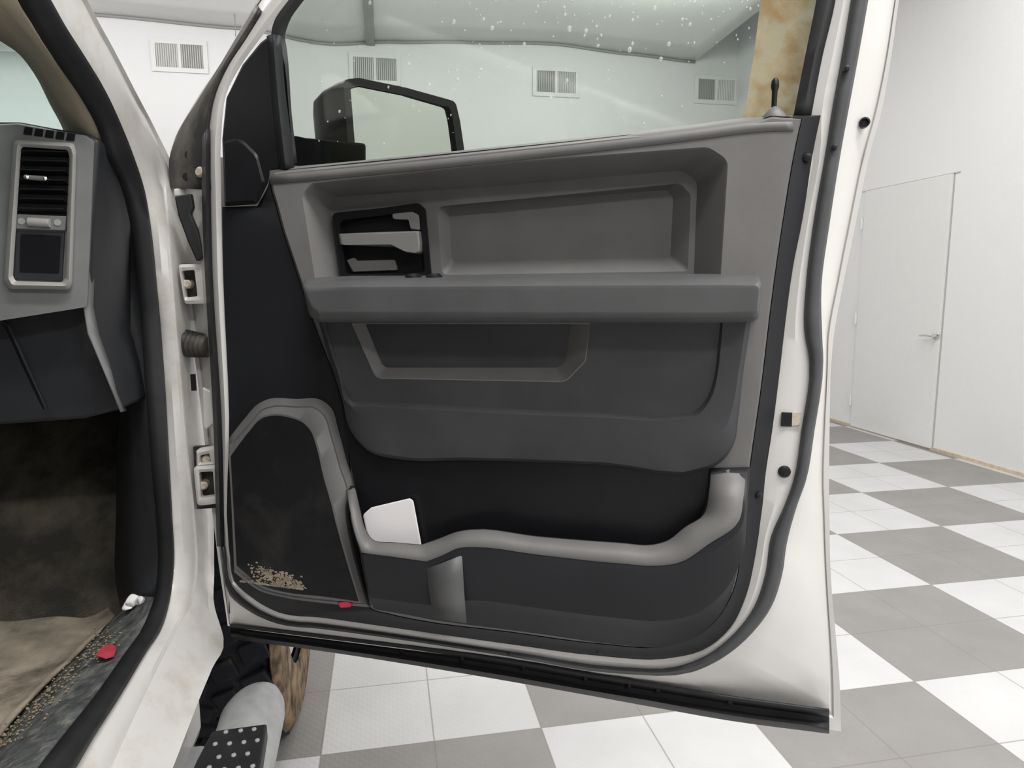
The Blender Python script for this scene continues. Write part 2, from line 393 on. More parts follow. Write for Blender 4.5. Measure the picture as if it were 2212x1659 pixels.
# thin cable hanging at the far wall
t0 = UY(506.5, -60, YF - .35); t1 = UY(509, 78, YF - .35)
bm = bmesh.new(); tube(bm, [Vector((t1.x, t1.y, 3.90)), Vector((t1.x + .004, t1.y, 3.8)), Vector((t1.x, t1.y, t1.z))], .006, 8)
tag(finish('hanging_cable', bm, 'trimgrey'), 'thin grey cable hanging from the ceiling between wall vent and door frame', 'cable')

# ================================================================== TRUCK
truck = empty('pickup_truck', (-1.35, 1.5, 0), 'white pickup truck with its front passenger door standing open', 'truck')
# ---------------- door shell
c0 = [(1830,-180),(1804,0),(1776,120),(1752,245),(1758,310),(1730,480),(1708,610),(1695,710),(1687,780),(1668,930),(1653,1030),(1647,1093),(1638,1159),(1630,1210),(1612,1286),(1577,1357),(1517,1405),(1438,1423),(1299,1417),(1100,1391),(837,1354),(695,1334),(603,1323),(554,1298),(505,1255),(494,1180),(495,900),(482,600),(478,430),(478,291),(489,203),(522,139),(560,86),(600,34),(690,-60),(800,-145),(950,-195),(1400,-215),(1790,-225)]
c1 = [(1872,-180),(1841,0),(1821,120),(1798,250),(1789,310),(1760,480),(1744,610),(1740,712),(1751,779),(1734,928),(1716,1040),(1697,1093),(1668,1159),(1656,1238),(1632,1310),(1589,1369),(1529,1417),(1458,1443),(1338,1443),(1100,1409),(837,1369),(695,1349),(600,1337),(548,1312),(500,1268),(485,1180),(478,900),(459,600),(455,430),(454,278),(468,203),(496,139),(529,89),(570,28),(665,-80),(785,-180),(940,-235),(1400,-260),(1850,-270)]
c2 = [(1905,-180),(1873,0),(1852,120),(1828,250),(1817,310),(1790,480),(1772,618),(1774,734),(1776,779),(1757,930),(1738,1040),(1720,1090),(1697,1175),(1688,1238),(1664,1310),(1624,1365),(1557,1421),(1497,1449),(1338,1453),(1100,1416),(837,1376),(695,1357),(598,1345),(545,1322),(498,1285),(478,1180),(471,900),(453,600),(449,430),(448,278),(461,203),(490,139),(524,87),(563,22),(656,-90),(780,-195),(938,-250),(1400,-278),(1885,-290)]
c3 = [(1965,-180),(1931,0),(1912,120),(1884,250),(1862,330),(1830,480),(1805,610),(1785,720),(1784,790),(1776,930),(1772,1040),(1775,1110),(1778,1190),(1783,1290),(1788,1380),(1791,1470),(1791,1532),(1600,1509),(1418,1479),(1100,1425),(837,1391),(695,1373),(600,1361),(530,1352),(497,1347),(479,1200),(450,900),(412,600),(385,430),(380,300),(427,223),(484,135),(519,76),(557,12),(650,-100),(775,-205),(935,-262),(1400,-292),(1950,-310)]
c4 = [(1976,-180),(1942,0),(1926,118),(1899,262),(1881,324),(1847,490),(1821,615),(1800,735),(1795,800),(1792,930),(1791,1050),(1792,1120),(1793,1200),(1798,1290),(1807,1390),(1814,1480),(1817,1580),(1620,1548),(1418,1489),(1100,1432),(837,1398),(695,1380),(600,1368),(526,1358),(492,1352),(470,1200),(436,900),(398,600),(369,420),(369,325),(417,227),(479,133),(514,73),(552,8),(645,-105),(770,-210),(933,-270),(1400,-300),(1960,-320)]
w3 = [-.055] * 18 + [-.045, -.036] + [-.03] * 5 + [-.07] * 9 + [-.06] * 5
w2 = [-.012] * 17 + [-.006] * 8 + [-.012] * 14
cm = [((a[0] + b[0]) / 2, (a[1] + b[1]) / 2) for a, b in zip(c0, c1)]
SH = {16, 24, 0, 38}
def ringw(c, w):
    ww = w if isinstance(w, list) else [w] * len(c)
    return crom([UW(p[0], p[1], q) for p, q in zip(c, ww)], 4, True, SH)
bm = bmesh.new()
R = [ringw(c0, -.012), ringw(c0, 0.0), ringw(cm, .004), ringw(c1, 0.0), ringw(c2, w2), ringw(c3, w3), ringw([((a[0] * .75 + b[0] * .25), (a[1] * .75 + b[1] * .25)) for a, b in zip(c3, c4)], [q - .004 for q in w3]), ringw([((a[0] * .6 + b[0] * .4), (a[1] * .6 + b[1] * .4)) for a, b in zip(c3, c4)], w3), ringw(c4, [q + .001 for q in w3])]
lip = [p - WN * .02 for p in R[-1]]; R.append(lip)
V = rings_bm(bm, R)
# outer skin below the belt
lo = [v for i, v in enumerate(V[-1]) if (5 * 4 <= i <= 29 * 4)]
bm.faces.new(lo)
door = finish('front_door', bm, 'paint', truck, wn=False, smooth=28)
# weatherstrip on the door (runs down the rear edge and along the bottom)
def seal(name, a, b, w, m, i0, i1, h=.008):
    A = [UW(p[0], p[1], w) for p in a[i0:i1]]; B = [UW(p[0], p[1], w - .004) for p in b[i0:i1]]
    Mi = [UW((p[0] + q[0]) / 2, (p[1] + q[1]) / 2, w + h) for p, q in zip(a[i0:i1], b[i0:i1])]
    Q = lambda t: [UW(p[0] * (1 - t) + q[0] * t, p[1] * (1 - t) + q[1] * t, w + h * .75) for p, q in zip(a[i0:i1], b[i0:i1])]
    return ribbon(name, [crom(x, 4) for x in (A, Q(.18), Mi, Q(.82), B)], m, door, solid=.003, wn=False, smooth=60)
seal('weatherstrip', c1, c2, .002, 'rubber_grey', 0, 20)
c1l = c1[19:26]; c2l = c2[19:26]
seal('weatherstrip', c1l, c2l, .002, 'rubber', 0, 7, .005)
# front edge rubber between bead and cut-out
fe0 = [(p[0] - 1, p[1]) for p in c1[25:30]]; fe1 = [(470, 1180), (462, 900), (445, 600), (438, 430), (438, 300)]
ribbon('front_edge_seal', [crom(W(fe0, .003), 4), crom(W([((a[0] + b[0]) / 2, a[1]) for a, b in zip(fe0, fe1)], .010), 4), crom(W(fe1, -.006), 4)], 'rubber', door, solid=.003, wn=False, smooth=60)
# black corner cover on the front upper edge of the door (foam and plastic with holes)
ca = [(455, 410), (449, 340), (449, 278), (461, 203), (490, 139), (524, 87), (563, 22)]
cb = [(412, 408), (408, 345), (415, 280), (440, 212), (486, 137), (521, 82), (560, 17)]
cc = [(370, 405), (368, 345), (388, 287), (430, 217), (481, 136), (517, 76), (556, 11)]
cov = ribbon('corner_cover', [crom(W(ca, .002), 4), crom(W(cb, -.03), 4), crom(W(cc, -.066), 4), crom(W(cc, -.11), 4)], 'dirty_black', door, solid=.004, wn=False, smooth=50)
for (x, y, r) in ((408, 335, .008), (402, 382, .007), (431, 297, .006)):
    knob('drain_hole', UW(x, y, -.0325), WN, [(0, r), (.002, r * .9)], 'black', door, 16)
knob('cover_bolt', UW(437, 373, -.012), WN, [(0, .009), (.006, .009), (.010, .006)], 'bolt', door, 16)
# bottom rubber lip
T = [(497,1349),(695,1373),(1100,1425),(1259,1453),(1418,1479),(1577,1505),(1791,1534)]
T2 = [(498,1358),(695,1382),(1100,1438),(1259,1466),(1418,1492),(1577,1518),(1791,1547)]
Mm = [(498,1365),(695,1391),(1100,1451),(1259,1480),(1418,1507),(1577,1535),(1791,1562)]
B1 = [(500,1371),(700,1399),(1100,1461),(1259,1489),(1418,1516),(1577,1545),(1791,1572)]
B = [(501,1378),(710,1406),(1100,1469),(1259,1497),(1418,1526),(1577,1554),(1791,1582)]
ribbon('bottom_seal', [crom(W(T, -.022), 4), crom(W(T2, -.045), 4), crom(W(Mm, -.043), 4), crom(W(B1, -.020), 4), crom(W(B, -.036), 4), crom(W(B, -.07), 4)], 'rubber', door, solid=.004, wn=False, smooth=45)
for x, y in ((870,1401),(1000,1419),(1132,1437),(1266,1461),(1360,1476),(1422,1486),(1577,1512)):
    boxo('seal_clip', UW(x, y, -.036), (.007, .012, .010), 'black', door, DROT, .0015)

for pts in ([(1668,1368),(1672,1410),(1672,1446)], [(1606,1436),(1622,1446),(1648,1452),(1668,1454)]):
    q = [UW(x, y, -.040) for x, y in pts]
    bm = bmesh.new(); tube(bm, crom(q, 5), .0035, 10); finish('pressed_ridge', bm, 'paint', door, wn=False, smooth=70)
# ---------------- window glass, channel, mud film, drops
WG = -.035
gl = [(640,352),(628,244),(618,108),(614,81),(622,49),(654,0),(735,-90),(830,-150),(960,-180),(1400,-200),(1800,-205),(1766,0),(1741,125),(1714,262),(1350,305),(1000,340)]
gb = [(632,360)] + gl[1:13] + [(1712,275),(1350,318),(1000,352)]
bm = bmesh.new(); g0 = crom(W(gb, WG), 3, True, {0, 10, 13}); rings_bm(bm, [g0, [p - WN * .004 for p in g0]]); 
bm.faces.new([v for v in bm.verts][:len(g0)]); bm.faces.new([v for v in bm.verts][len(g0):][::-1])
glassobj = finish('window_glass', bm, 'glass', door, wn=False)
tag(glassobj, 'tinted window glass with rain drops')
fpts = [(1662,-160),(1652,-60),(1643,0),(1636,60),(1628,120),(1618,180),(1612,225),(1600,262),(1716,250),(1741,125),(1764,0),(1800,-160)]
bm = bmesh.new(); f0 = W(fpts, WG + .0012); rings_bm(bm, [f0, [p + WN * .0004 for p in f0]]); bm.faces.new([v for v in bm.verts][:len(f0)]); bm.faces.new([v for v in bm.verts][len(f0):][::-1])
tag(finish('mud_film', bm, 'film', door, wn=False), 'mottled tan mud dried on the rear of the glass', kind='stuff')
bm = bmesh.new(); rr = random.Random(3)
for i in range(420):
    if i < 250: x = rr.uniform(900, 1760); y = rr.uniform(-120, 100) 
    else: x = rr.uniform(640, 1760); y = rr.uniform(-120, 320)
    if i < 250 and rr.random() < (y + 20) / 260: continue
    if x < 640 + 20: continue
    if x > 1766 - .2 * max(y, 0) - 12: continue
    if y > 352 - (x - 640) * .097 - 12: continue
    r = rr.uniform(.0012, .0034) if rr.random() < .35 else rr.uniform(.0007, .0016)
    p = UW(x, y, WG + .0008)
    bmesh.ops.create_icosphere(bm, subdivisions=1, radius=1, matrix=Matrix.Translation(p) @ DROT.to_4x4() @ Matrix.Diagonal((r, r * .35, r * rr.uniform(1, 1.5), 1)))
o = finish('rain_drops', bm, 'drop', door, wn=False, smooth=80); o['kind'] = 'stuff'
# run channel: left, over the top, right
ra = [(630,356),(622,244),(612,108),(607,81),(614,46),(646,-3),(728,-95),(826,-157),(958,-188),(1400,-209),(1815,-215),(1804,0),(1776,120),(1750,258)]
rb = [(640,352),(628,244),(618,108),(614,81),(622,49),(654,0),(735,-88),(830,-148),(960,-178),(1400,-198),(1795,-200),(1766,0),(1741,125),(1714,262)]
ra[3] = (588,81); ra[4] = (594,46); ra[5] = (606,26); ra[6] = (695,-62); ra[7] = (803,-146); ra[2] = (600,108)
ribbon('glass_run_channel', [crom(W(ra, .001), 4, False, {10}), crom(W([((a[0] + b[0]) / 2, (a[1] + b[1]) / 2) for a, b in zip(ra, rb)], .004), 4, False, {10}), crom(W(rb, .0), 4, False, {10}), crom(W(rb, -.031), 4, False, {10})], 'rubber', door, solid=.003, wn=False, smooth=40)
# sail panel (black trim at the mirror corner)
sp = [(587,74,12),(604,72,6),(612,190,4),(626,300,4),(633,362,4),(582,368,4),(578,395,10),(556,441,10),(484,446,4),(480,300,4),(489,212,6),(524,140,6),(563,92,6)]
def rpw(cs, w, seg=5): return W(rp(cs, seg), w)
stack('sail_panel', [rpw(sp, -.002), rpw(sp, .012), rpw([(x + (2 if x < 590 else -4), y + (3 if y < 200 else -2), r) for x, y, r in sp], .018)], 'black', door)
ribbon('window_pillar_trim', [crom(W([(578,78),(584,180),(596,300),(602,366)], .016), 4), crom(W([(590,74),(598,180),(610,300),(618,366)], .03), 4), crom(W([(606,78),(614,190),(628,300),(635,362)], .012), 4)], 'dark', door, solid=.003, smooth=60, wn=False)
# small round tweeter bulge below the sail
stack('tweeter_cover', [rpw([(482,300,10),(520,292,30),(560,330,30),(578,395,10),(556,441,10),(486,444,4)], w) for w in (.015,)] + [rpw([(484,312,10),(518,304,30),(552,338,30),(566,394,10),(548,432,10),(488,436,4)], .022)], 'black', door)

# ---------------- trim panel with upper recess
fo = [(583,366),(1000,326),(1350,288),(1650,252),(1664,246),(1700,248),(1773,249),(1760,309),(1734,472),(1712,581),(1678,854),(1656,1000),(1632,1199),(1612,1286),(1577,1357),(1517,1405),(1438,1422),(1299,1416),(1100,1390),(837,1353),(695,1333),(603,1322),(554,1297),(506,1254),(496,1180),(496,900),(483,600),(480,447),(556,445),(580,398)]
mo = [(592,372),(1000,331),(1350,294),(1650,258),(1664,253),(1690,254),(1731,257),(1718,315),(1690,480),(1671,610),(1641,855),(1619,1009),(1600,1195),(1583,1275),(1545,1340),(1490,1380),(1425,1396),(1300,1390),(1100,1364),(900,1338),(840,1325),(800,1312),(790,1270),(775,1180),(760,1040),(743,880),(676,690),(612,500),(596,440),(586,400)]
FS = {0, 6, 27, 28}
tw = [-.004, -.004, -.004, -.004, -.004, -.004] + [.004] * 21 + [.006, .006, .012]
def ringc(c, w, sharp=FS, n=4):
    ww = w if isinstance(w, list) else [w] * len(c)
    return crom([UW(p[0], p[1], q) for p, q in zip(c, ww)], n, True, sharp)
def inset(c, d):
    N = len(c); o = []
    for i in range(N):
        a = Vector(c[i - 1][:2]); b = Vector(c[(i + 1) % N][:2]); t = (b - a).normalized(); nrm = Vector((-t.y, t.x))
        o.append((c[i][0] + nrm.x * d, c[i][1] + nrm.y * d) + tuple(c[i][2:]))
    return o
r1a = [(652,421,30),(672,396,14),(1100,350,4),(1530,317,40),(1573,345,30),(1556,612,4),(682,612,4)]
r1b = [(657,424,30),(676,402,14),(1100,357,4),(1526,324,38),(1566,350,30),(1550,612,4),(686,612,4)]
r1c = [(712,440,20),(728,425,16),(1100,400,4),(1475,368,30),(1506,392,24),(1498,612,4),(738,612,4)]
bm = bmesh.new()
V = rings_bm(bm, [ringc(mo, .016), ringc(mo, .030), ringc(inset(mo, 4), .037)])
H = rings_bm(bm, [rpw(r1a, .037), rpw(r1b, .033), rpw(r1c, -.018)])
r2o = [(944,446,18),(1100,432,4),(1470,396,22),(1492,420,14),(1486,586,10),(955,594,14)]
r2i = [(970,446,10),(1100,434,4),(1440,410,14),(1454,428,10),(1448,556,10),(976,566,12)]
H2 = rings_bm(bm, [rpw(r2o, -.018), rpw(inset(r2o, 0), -.0182), rpw(r2i, -.040)])
fill_holes(bm, V[-1], [H[0]]); fill_holes(bm, H[-1], [H2[0]]); bm.faces.new(H2[-1])
trim = finish('trim_panel', bm, 'panel', door, smooth=28)
bm = bmesh.new(); rings_bm(bm, [ringc(fo, [q - .012 for q in tw]), ringc(fo, tw), ringc(inset(mo, -2), .029), ringc(mo, .020)])
finish('panel_flange', bm, 'dark', door, smooth=28, wn=False)
# belt roll on the top edge of the panel
be = [(583,366),(800,346),(1000,326),(1350,288),(1500,270),(1650,252),(1712,250)]
ribbon('belt_moulding', [crom(W(be, -.012), 4), crom(W([(x, y + 1) for x, y in be], .010), 4), crom(W([(x, y + 7) for x, y in be], .030), 4), crom(W([(x, y + 15) for x, y in be], .0372), 4), crom(W([(x + 2, y + 32) for x, y in be], .0375), 4)], 'panel', door, solid=.002, wn=False, smooth=60)
# lock knob
bm = bmesh.new(); lathe(bm, UW(1672, 262, .012), (0, 0, 1), [(-.03, .014), (-.01, .017), (.006, .015), (.014, .008), (.018, .003)], 20); finish('lock_boss', bm, 'panel', door)
bm = bmesh.new(); lathe(bm, UW(1671, 250, .012), (0, 0, 1), [(0, .0032), (.030, .0035), (.036, .0052), (.043, .0045), (.046, .002)], 16); tag(finish('lock_knob', bm, 'black', door), 'black lock knob')
# speaker / lower hinge-side panel
so = [(494,948),(530,902),(558,872),(580,862),(640,862),(694,864),(716,882),(730,925),(750,1000),(768,1060),(756,1090),(756,1130),(770,1200),(800,1312),(700,1303),(610,1290),(560,1276),(506,1236)]
smid = [(496,962),(538,915),(563,886),(582,878),(640,878),(685,882),(702,898),(716,940),(736,1010),(752,1066),(746,1092),(748,1130),(762,1200),(792,1306),(700,1298),(612,1286),(562,1272),(508,1230)]
si = [(497,985),(538,930),(564,903),(584,897),(630,902),(655,912),(672,930),(684,962),(700,1030),(716,1086),(724,1120),(732,1150),(746,1200),(776,1300),(700,1290),(614,1280),(566,1266),(510,1222)]
SS = {0, 13, 17}
stack('speaker_panel', [ringc(so, -.002, SS), ringc(so, .030, SS), ringc(smid, .048, SS), ringc(inset(smid, 3), .047, SS), ringc(inset(si, -3), .060, SS)], 'panel', door, capf=True)
stack('speaker_grille', [ringc(si, .056, SS), ringc(inset(si, 2), .0625, SS)], 'speaker', door)
# dried mud patch at the bottom of the speaker panel
bm = bmesh.new(); rr = random.Random(5)
for i in range(420):
    t = rr.random() ** .8; x = 545 + t * 105 + rr.gauss(0, 6); y = 1228 + t * 38 + rr.gauss(0, 9)
    if i % 3 == 0: x = rr.uniform(520, 655); y = 1256 + (x - 520) * .13 + rr.gauss(0, 4)
    y = min(y, 1262 + (x - 566) * .13); r = rr.uniform(.0006, .0024)
    bmesh.ops.create_icosphere(bm, subdivisions=1, radius=1, matrix=Matrix.Translation(UW(x, y, .063)) @ DROT.to_4x4() @ Matrix.Diagonal((r * 1.6, .0005, r, 1)))
o = tag(finish('dried_mud', bm, 'mudpatch', door, wn=False), kind='stuff')
# red reflector by the lower edge
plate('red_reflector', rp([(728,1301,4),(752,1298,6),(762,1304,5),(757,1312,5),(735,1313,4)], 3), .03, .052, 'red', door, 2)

# ---------------- bolster (vinyl insert) with pull cup
bo = [(688,694),(1100,692),(1400,690),(1623,692),(1607,794),(1595,900),(1586,957),(1561,995),(1535,1012),(1300,1003),(1000,994),(880,994),(792,972),(752,920),(740,868),(715,790)]
b1 = [(690,696),(1100,694),(1400,692),(1620,694),(1604,794),(1592,896),(1582,952),(1556,990),(1530,1006),(1300,998),(1000,988),(882,988),(796,966),(756,916),(744,868),(719,790)]
b2 = [(695,696),(1100,694),(1400,692),(1612,694),(1597,794),(1582,880),(1565,925),(1530,945),(1480,948),(1300,942),(1000,930),(882,922),(800,908),(764,888),(752,862),(725,790)]
BS = {0, 3}
ino = [(702,697),(1100,695),(1400,693),(1562,695),(1556,760),(1550,810),(1535,862),(1505,898),(1455,907),(1300,902),(1160,897),(1000,889),(880,883),(800,878),(752,874),(730,800)]
ini = [(706,697),(1100,695),(1400,693),(1556,695),(1549,760),(1543,808),(1528,855),(1498,888),(1455,896),(1300,890),(1160,884),(1000,876),(880,870),(800,866),(757,864),(735,800)]
cup_o = [(758,697,3),(1275,697,3),(1266,780,16),(1222,826,30),(812,818,22)]
cup_i = [(788,697,3),(1232,697,3),(1222,782,10),(1205,794,14),(830,794,14)]
bm = bmesh.new()
V = rings_bm(bm, [ringc(bo, .030, BS), ringc(bo, .046, BS), ringc(b1, .054, BS), ringc(b2, .066, BS)])
I_ = rings_bm(bm, [ringc(ino, .066, BS), ringc(ini, .060, BS)])
fill_holes(bm, V[-1], [I_[0]])
bol = finish('door_bolster', bm, 'vinyl', door, smooth=30)
bm = bmesh.new()
I2 = [bm.verts.new(p) for p in ringc(inset(ini, -1), .0605, BS)]
Cc = [bm.verts.new(p) for p in rpw(cup_o, .0605)]
fill_holes(bm, I2, [Cc])
Cf = [bm.verts.new(p) for p in rpw(cup_i, .041)]; bm.faces.new(Cf)
finish('vinyl_insert', bm, 'vinyl', door, smooth=30)
bm = bmesh.new(); rings_bm(bm, [rpw(cup_o, .0612), rpw(inset(cup_o, 3), .0612), rpw(inset(cup_i, -5), .043), rpw(cup_i, .041)])
finish('pull_cup', bm, 'panel', door, smooth=30, wn=False)  # paler than the insert: top light on the ledge put into its colour

# ---------------- map pocket
k1 = [(766,1050),(778,1105),(786,1138),(803,1166),(850,1173),(910,1178),(950,1164),(987,1150),(1018,1145),(1160,1160),(1338,1174),(1410,1178),(1440,1170),(1480,1140),(1521,1112),(1533,1062),(1537,1012)]
k2 = [(748,1050),(757,1105),(766,1150),(781,1194),(850,1203),(921,1213),(955,1200),(990,1184),(1025,1182),(1160,1198),(1338,1217),(1420,1222),(1465,1216),(1530,1176),(1597,1124),(1606,1075),(1612,1010)]
k3 = [(752,1058),(762,1115),(772,1165),(786,1205),(850,1217),(922,1228),(958,1215),(995,1200),(1028,1198),(1160,1214),(1338,1233),(1420,1238),(1472,1230),(1540,1190),(1601,1136),(1609,1080),(1614,1010)]
k4 = [(780,1180),(786,1220),(793,1255),(800,1290),(850,1296),(930,1306),(965,1300),(1003,1296),(1034,1296),(1160,1312),(1338,1334),(1425,1340),(1500,1325),(1560,1280),(1604,1190),(1611,1110),(1617,1010)]
k5 = [(790,1220),(796,1250),(802,1280),(810,1315),(855,1322),(935,1337),(970,1342),(1003,1347),(1035,1351),(1160,1367),(1338,1391),(1425,1396),(1490,1380),(1548,1335),(1598,1200),(1611,1110),(1619,1009)]
k0 = [(766,1050),(780,1120),(800,1180),(830,1225),(860,1235),(915,1240),(950,1235),(990,1225),(1018,1220),(1160,1230),(1338,1240),(1410,1240),(1440,1230),(1470,1200),(1500,1150),(1525,1090),(1534,1012)]
KS = set()
def wv(base, ends): return base
def kc(c, w):
    n = len(c); ww = []
    for i in range(n):
        q = w
        if i == 0 or i == n - 1: q = min(w, .040)
        elif i == 1 or i == n - 2: q = .036 + (w - .036) * .75
        elif i == 2 or i == n - 3: q = .036 + (w - .036) * .95
        ww.append(q)
    return crom([UW(p[0], p[1], q) for p, q in zip(c, ww)], 5, False, {5, 3} if c is k2 or c is k3 or c is k5 or c is k4 else {5})
k00 = [(x, y + (6 if 3 <= i <= 13 else 0)) for i, (x, y) in enumerate(k0)]
pk = ribbon('map_pocket', [kc(k00, .042), kc(k0, .070), kc(k1, .075), kc(k2, .094), kc(k3, .096), kc(k4, .085), kc(k5, .036)], 'dark', door, solid=.0025, smooth=24, wn=False)
# pocket rim (paler moulded top edge of the pocket)
ribbon('pocket_rim', [kc(k1, .0765), kc([((a[0] + b[0]) / 2, (a[1] + b[1]) / 2) for a, b in zip(k1, k2)], .088), kc(k2, .0955)], 'panel', door, solid=.0015, wn=False, smooth=50)
# raised step strip on the pocket front
ribbon('pocket_step', [W([(922,1228),(926,1270),(932,1306),(936,1335)], .0965), W([(958,1215),(962,1260),(968,1302),(972,1341)], .1), W([(998,1199),(1001,1250),(1004,1298),(1008,1346)], .0965)], 'armrest', door, solid=.001, smooth=60, wn=False)
bpy.data.objects['pocket_step'].data.vertices
# inner pocket lining (black)
pl = [(768,1058),(740,890),(1000,900),(1300,1006),(1536,1014),(1530,1090),(1490,1190),(1420,1250),(1160,1245),(860,1250),(800,1190)]
stack('pocket_lining', [ringc(pl, .030, {1, 4}), ringc(pl, .040, {1, 4})], 'black', door)

# ---------------- armrest
def arm(dx, dyt, dyb, w): return rpw([(651 + dx, 614 + dyt, 9), (760, 610 + dyt, 3), (1100, 608 + dyt, 4), (1560, 605 + dyt, 4), (1646 - dx, 607 + dyt, 12), (1640 - dx, 686 + dyb, 16), (1560, 689 + dyb, 4), (1100, 689 + dyb, 4), (690, 688 + dyb, 6), (668 + dx, 676 + dyb, 14)], w, 5)
stack('armrest', [arm(6, -14, 6, .02), arm(2, -8, 8, .096), arm(0, -3, 5, .114), arm(2, 3, -1, .122), arm(5, 10, -9, .127), arm(9, 18, -16, .128)], 'armrest', door)
plate('switch_panel', rp([(700,604,2),(1470,600,2),(1470,606,2),(700,611,2)], 2), .05, .085, 'dark', door, 1)
for x, nme in ((893, 'window_switch'), (938, 'window_switch')):
    knob(nme, UW(x, 603, .070), (0, 0, 1), [(-.008, .012), (.004, .012), (.008, .008)], 'black', door, 14)
plate('armrest_pad', rp([(1235,602,2),(1470,600,3),(1500,606,2),(1240,609,2)], 3), .05, .088, 'lever', door, 1)
# ---------------- inner handle
bz = [(716,460,14),(820,450,4),(904,438,18),(920,452,14),(934,606,8),(737,608,8)]
bzi = [(733,476,14),(820,466,4),(895,455,14),(908,466,12),(919,590,8),(748,594,8)]
bzc = [(740,480,10),(820,470,4),(893,461,10),(904,470,10),(912,588,6),(754,590,6)]
bm = bmesh.new(); Vb = rings_bm(bm, [rpw(bz, -.02), rpw(bz, -.004), rpw(inset(bz, 3), -.001), rpw(bzi, -.002), rpw(bzc, -.016)]); bm.faces.new(Vb[-1])
finish('handle_bezel', bm, 'black', door)
plate('pull_handle', rp([(731,505,4),(820,501,3),(906,499,4),(909,528,10),(908,549,8),(880,546,8),(850,533,8),(735,529,4)], 4), -.016, .012, 'lever', door, 6)
plate('lock_slider', rp([(846,460,5),(890,456,8),(906,464,8),(908,498,3),(888,496,3),(884,475,4),(848,473,5)], 4), -.016, -.002, 'lever', door, 3)
plate('cup_reflection', rp([(748,562,3),(764,556,5),(770,563,3),(852,561,4),(858,584,3),(762,588,5)], 4), -.0165, -.010, 'lever', door, 3)  # bright reflection low in the handle cup, shaped as a pale plate
# ---------------- screws, plugs, latch, hole
def screw(x, y, w, r, name='trim_screw', m='black'):
    knob(name, UW(x, y, w), WN, [(-.004, r), (.003, r), (.006, r * .75), (.007, r * .3)], m, door, 18)
screw(1742, 341, .012, .0065); screw(1637, 1068, .012, .005); screw(1293, 1404, .006, .004)
screw(1694, 1018, .002, .0085, 'rubber_plug'); screw(1828, 149, .012, .004, 'rubber_plug', 'rubber'); screw(1802, 318, .010, .004, 'rubber_plug', 'rubber')
knob('screw_hole', UW(1867, 265, -.036), WN, [(-.006, .0065), (.004, .0065), (.0045, .0045), (.001, .004)], 'black', door, 18)
plate('latch_opening', rp([(1688,890,2),(1712,891,2),(1711,922,2),(1686,921,2)], 2), -.01, .0065, 'black', door, 1)
plate('latch_plate', rp([(1711,890,2),(1730,890,2),(1728,919,2),(1709,921,2)], 2), -.01, .0062, 'bolt', door, 1)

plate('rubber_notch', rp([(494,1297,2),(511,1297,4),(514,1322,4),(494,1326,2)], 3), -.05, -.022, 'rubber', door, 1)
# ---------------- side mirror (outside the glass)
mirror_w = lambda x: -.14 - (x - 760) / 230 * .23
def MW(pts, d=0): return [UW(x, y, mirror_w(x)) + md * d for x, y in pts]
a_ = UW(760, 250, mirror_w(760)); b_ = UW(990, 250, mirror_w(990)); mt = (b_ - a_).normalized(); md = Vector((0, 0, 1)).cross(mt).normalized()
if md.dot(UD) < 0: md = -md
mo_ = rp([(741,172,14),(775,168,8),(880,190,20),(984,219,18),(994,262,10),(1004,330,12),(1010,400,16),(760,420,16)], 5)
mi_ = rp([(757,188,8),(778,183,8),(880,204,20),(972,231,14),(979,262,10),(988,330,10),(994,386,12),(774,406,12)], 5)
def shrink(pts, f, fx=None, cx=880, cy=300): return [(cx + (x - cx) * f, cy + (y - cy) * f) for x, y in pts]
bm = bmesh.new()
Vm = rings_bm(bm, [[p - md * .185 for p in MW(shrink(mo_, .30))], [p - md * .178 for p in MW(shrink(mo_, .5))], [p - md * .155 for p in MW(shrink(mo_, .74))], [p - md * .12 for p in MW(shrink(mo_, .89))], [p - md * .075 for p in MW(shrink(mo_, .97))], [p - md * .03 for p in MW(mo_)], MW(mo_), MW(mi_), [p - md * .012 for p in MW(shrink(mi_, .985))]])
bm.faces.new(Vm[0][::-1]); bm.faces.new(Vm[-1])
f1 = [(640,292),(668,300),(760,305),(765,420),(640,420)]
mir = finish('side_mirror', bm, 'black', truck, smooth=60)
bm = bmesh.new(); rings_bm(bm, [[p - md * .010 for p in MW(shrink(mi_, .985))], [p - md * .008 for p in MW(shrink(mi_, .975))]])
vs = [v for v in bm.verts]; bm.faces.new(vs[len(mi_):]); bm.faces.new(vs[:len(mi_)][::-1])
tag(finish('mirror_glass', bm, 'mirror', mir), 'reflective mirror glass')
stack('mirror_arm', [W(rp([(632,292,6),(660,298,8),(790,310,8),(790,430,8),(632,430,6)], 4), w) for w in (-.25, -.13)], 'black', mir, bevel=.006)

# ---------------- hinges, check strap, wire boot (between body and door)
def hinge(pts_o, pts_i, Y, bolts):
    bm = bmesh.new(); o = rp(pts_o, 4); i_ = rp(pts_i, 4)
    A = PY(o, Y); Bi = PY(i_, Y); dn = Vector((0, .014, 0))
    rings_bm(bm, [[p + dn for p in Bi], Bi, [p * .5 + q * .5 + Vector((0, -.003, 0)) for p, q in zip(A, Bi)], A, [p + dn for p in A]])
    h = finish('door_hinge', bm, 'paint_dirty', truck, smooth=50)
    return h
h1 = hinge([(384,571,8),(452,569,6),(462,655,6),(398,657,10)], [(392,585,4),(420,583,4),(427,640,4),(401,643,4)], 1.30, [])
boxo('knuckle', UY(440, 612, 1.31), (.016, .02, .055), 'paint_dirty', h1, bevel=.004)
knob('bolt', UY(404, 614, 1.31), (0, -1, 0), [(-.02, .008), (.004, .008), (.008, .005)], 'bolt', h1, 14)
boxo('bracket', UY(410, 612, 1.335), (.05, .012, .07), 'dirty_black', h1)
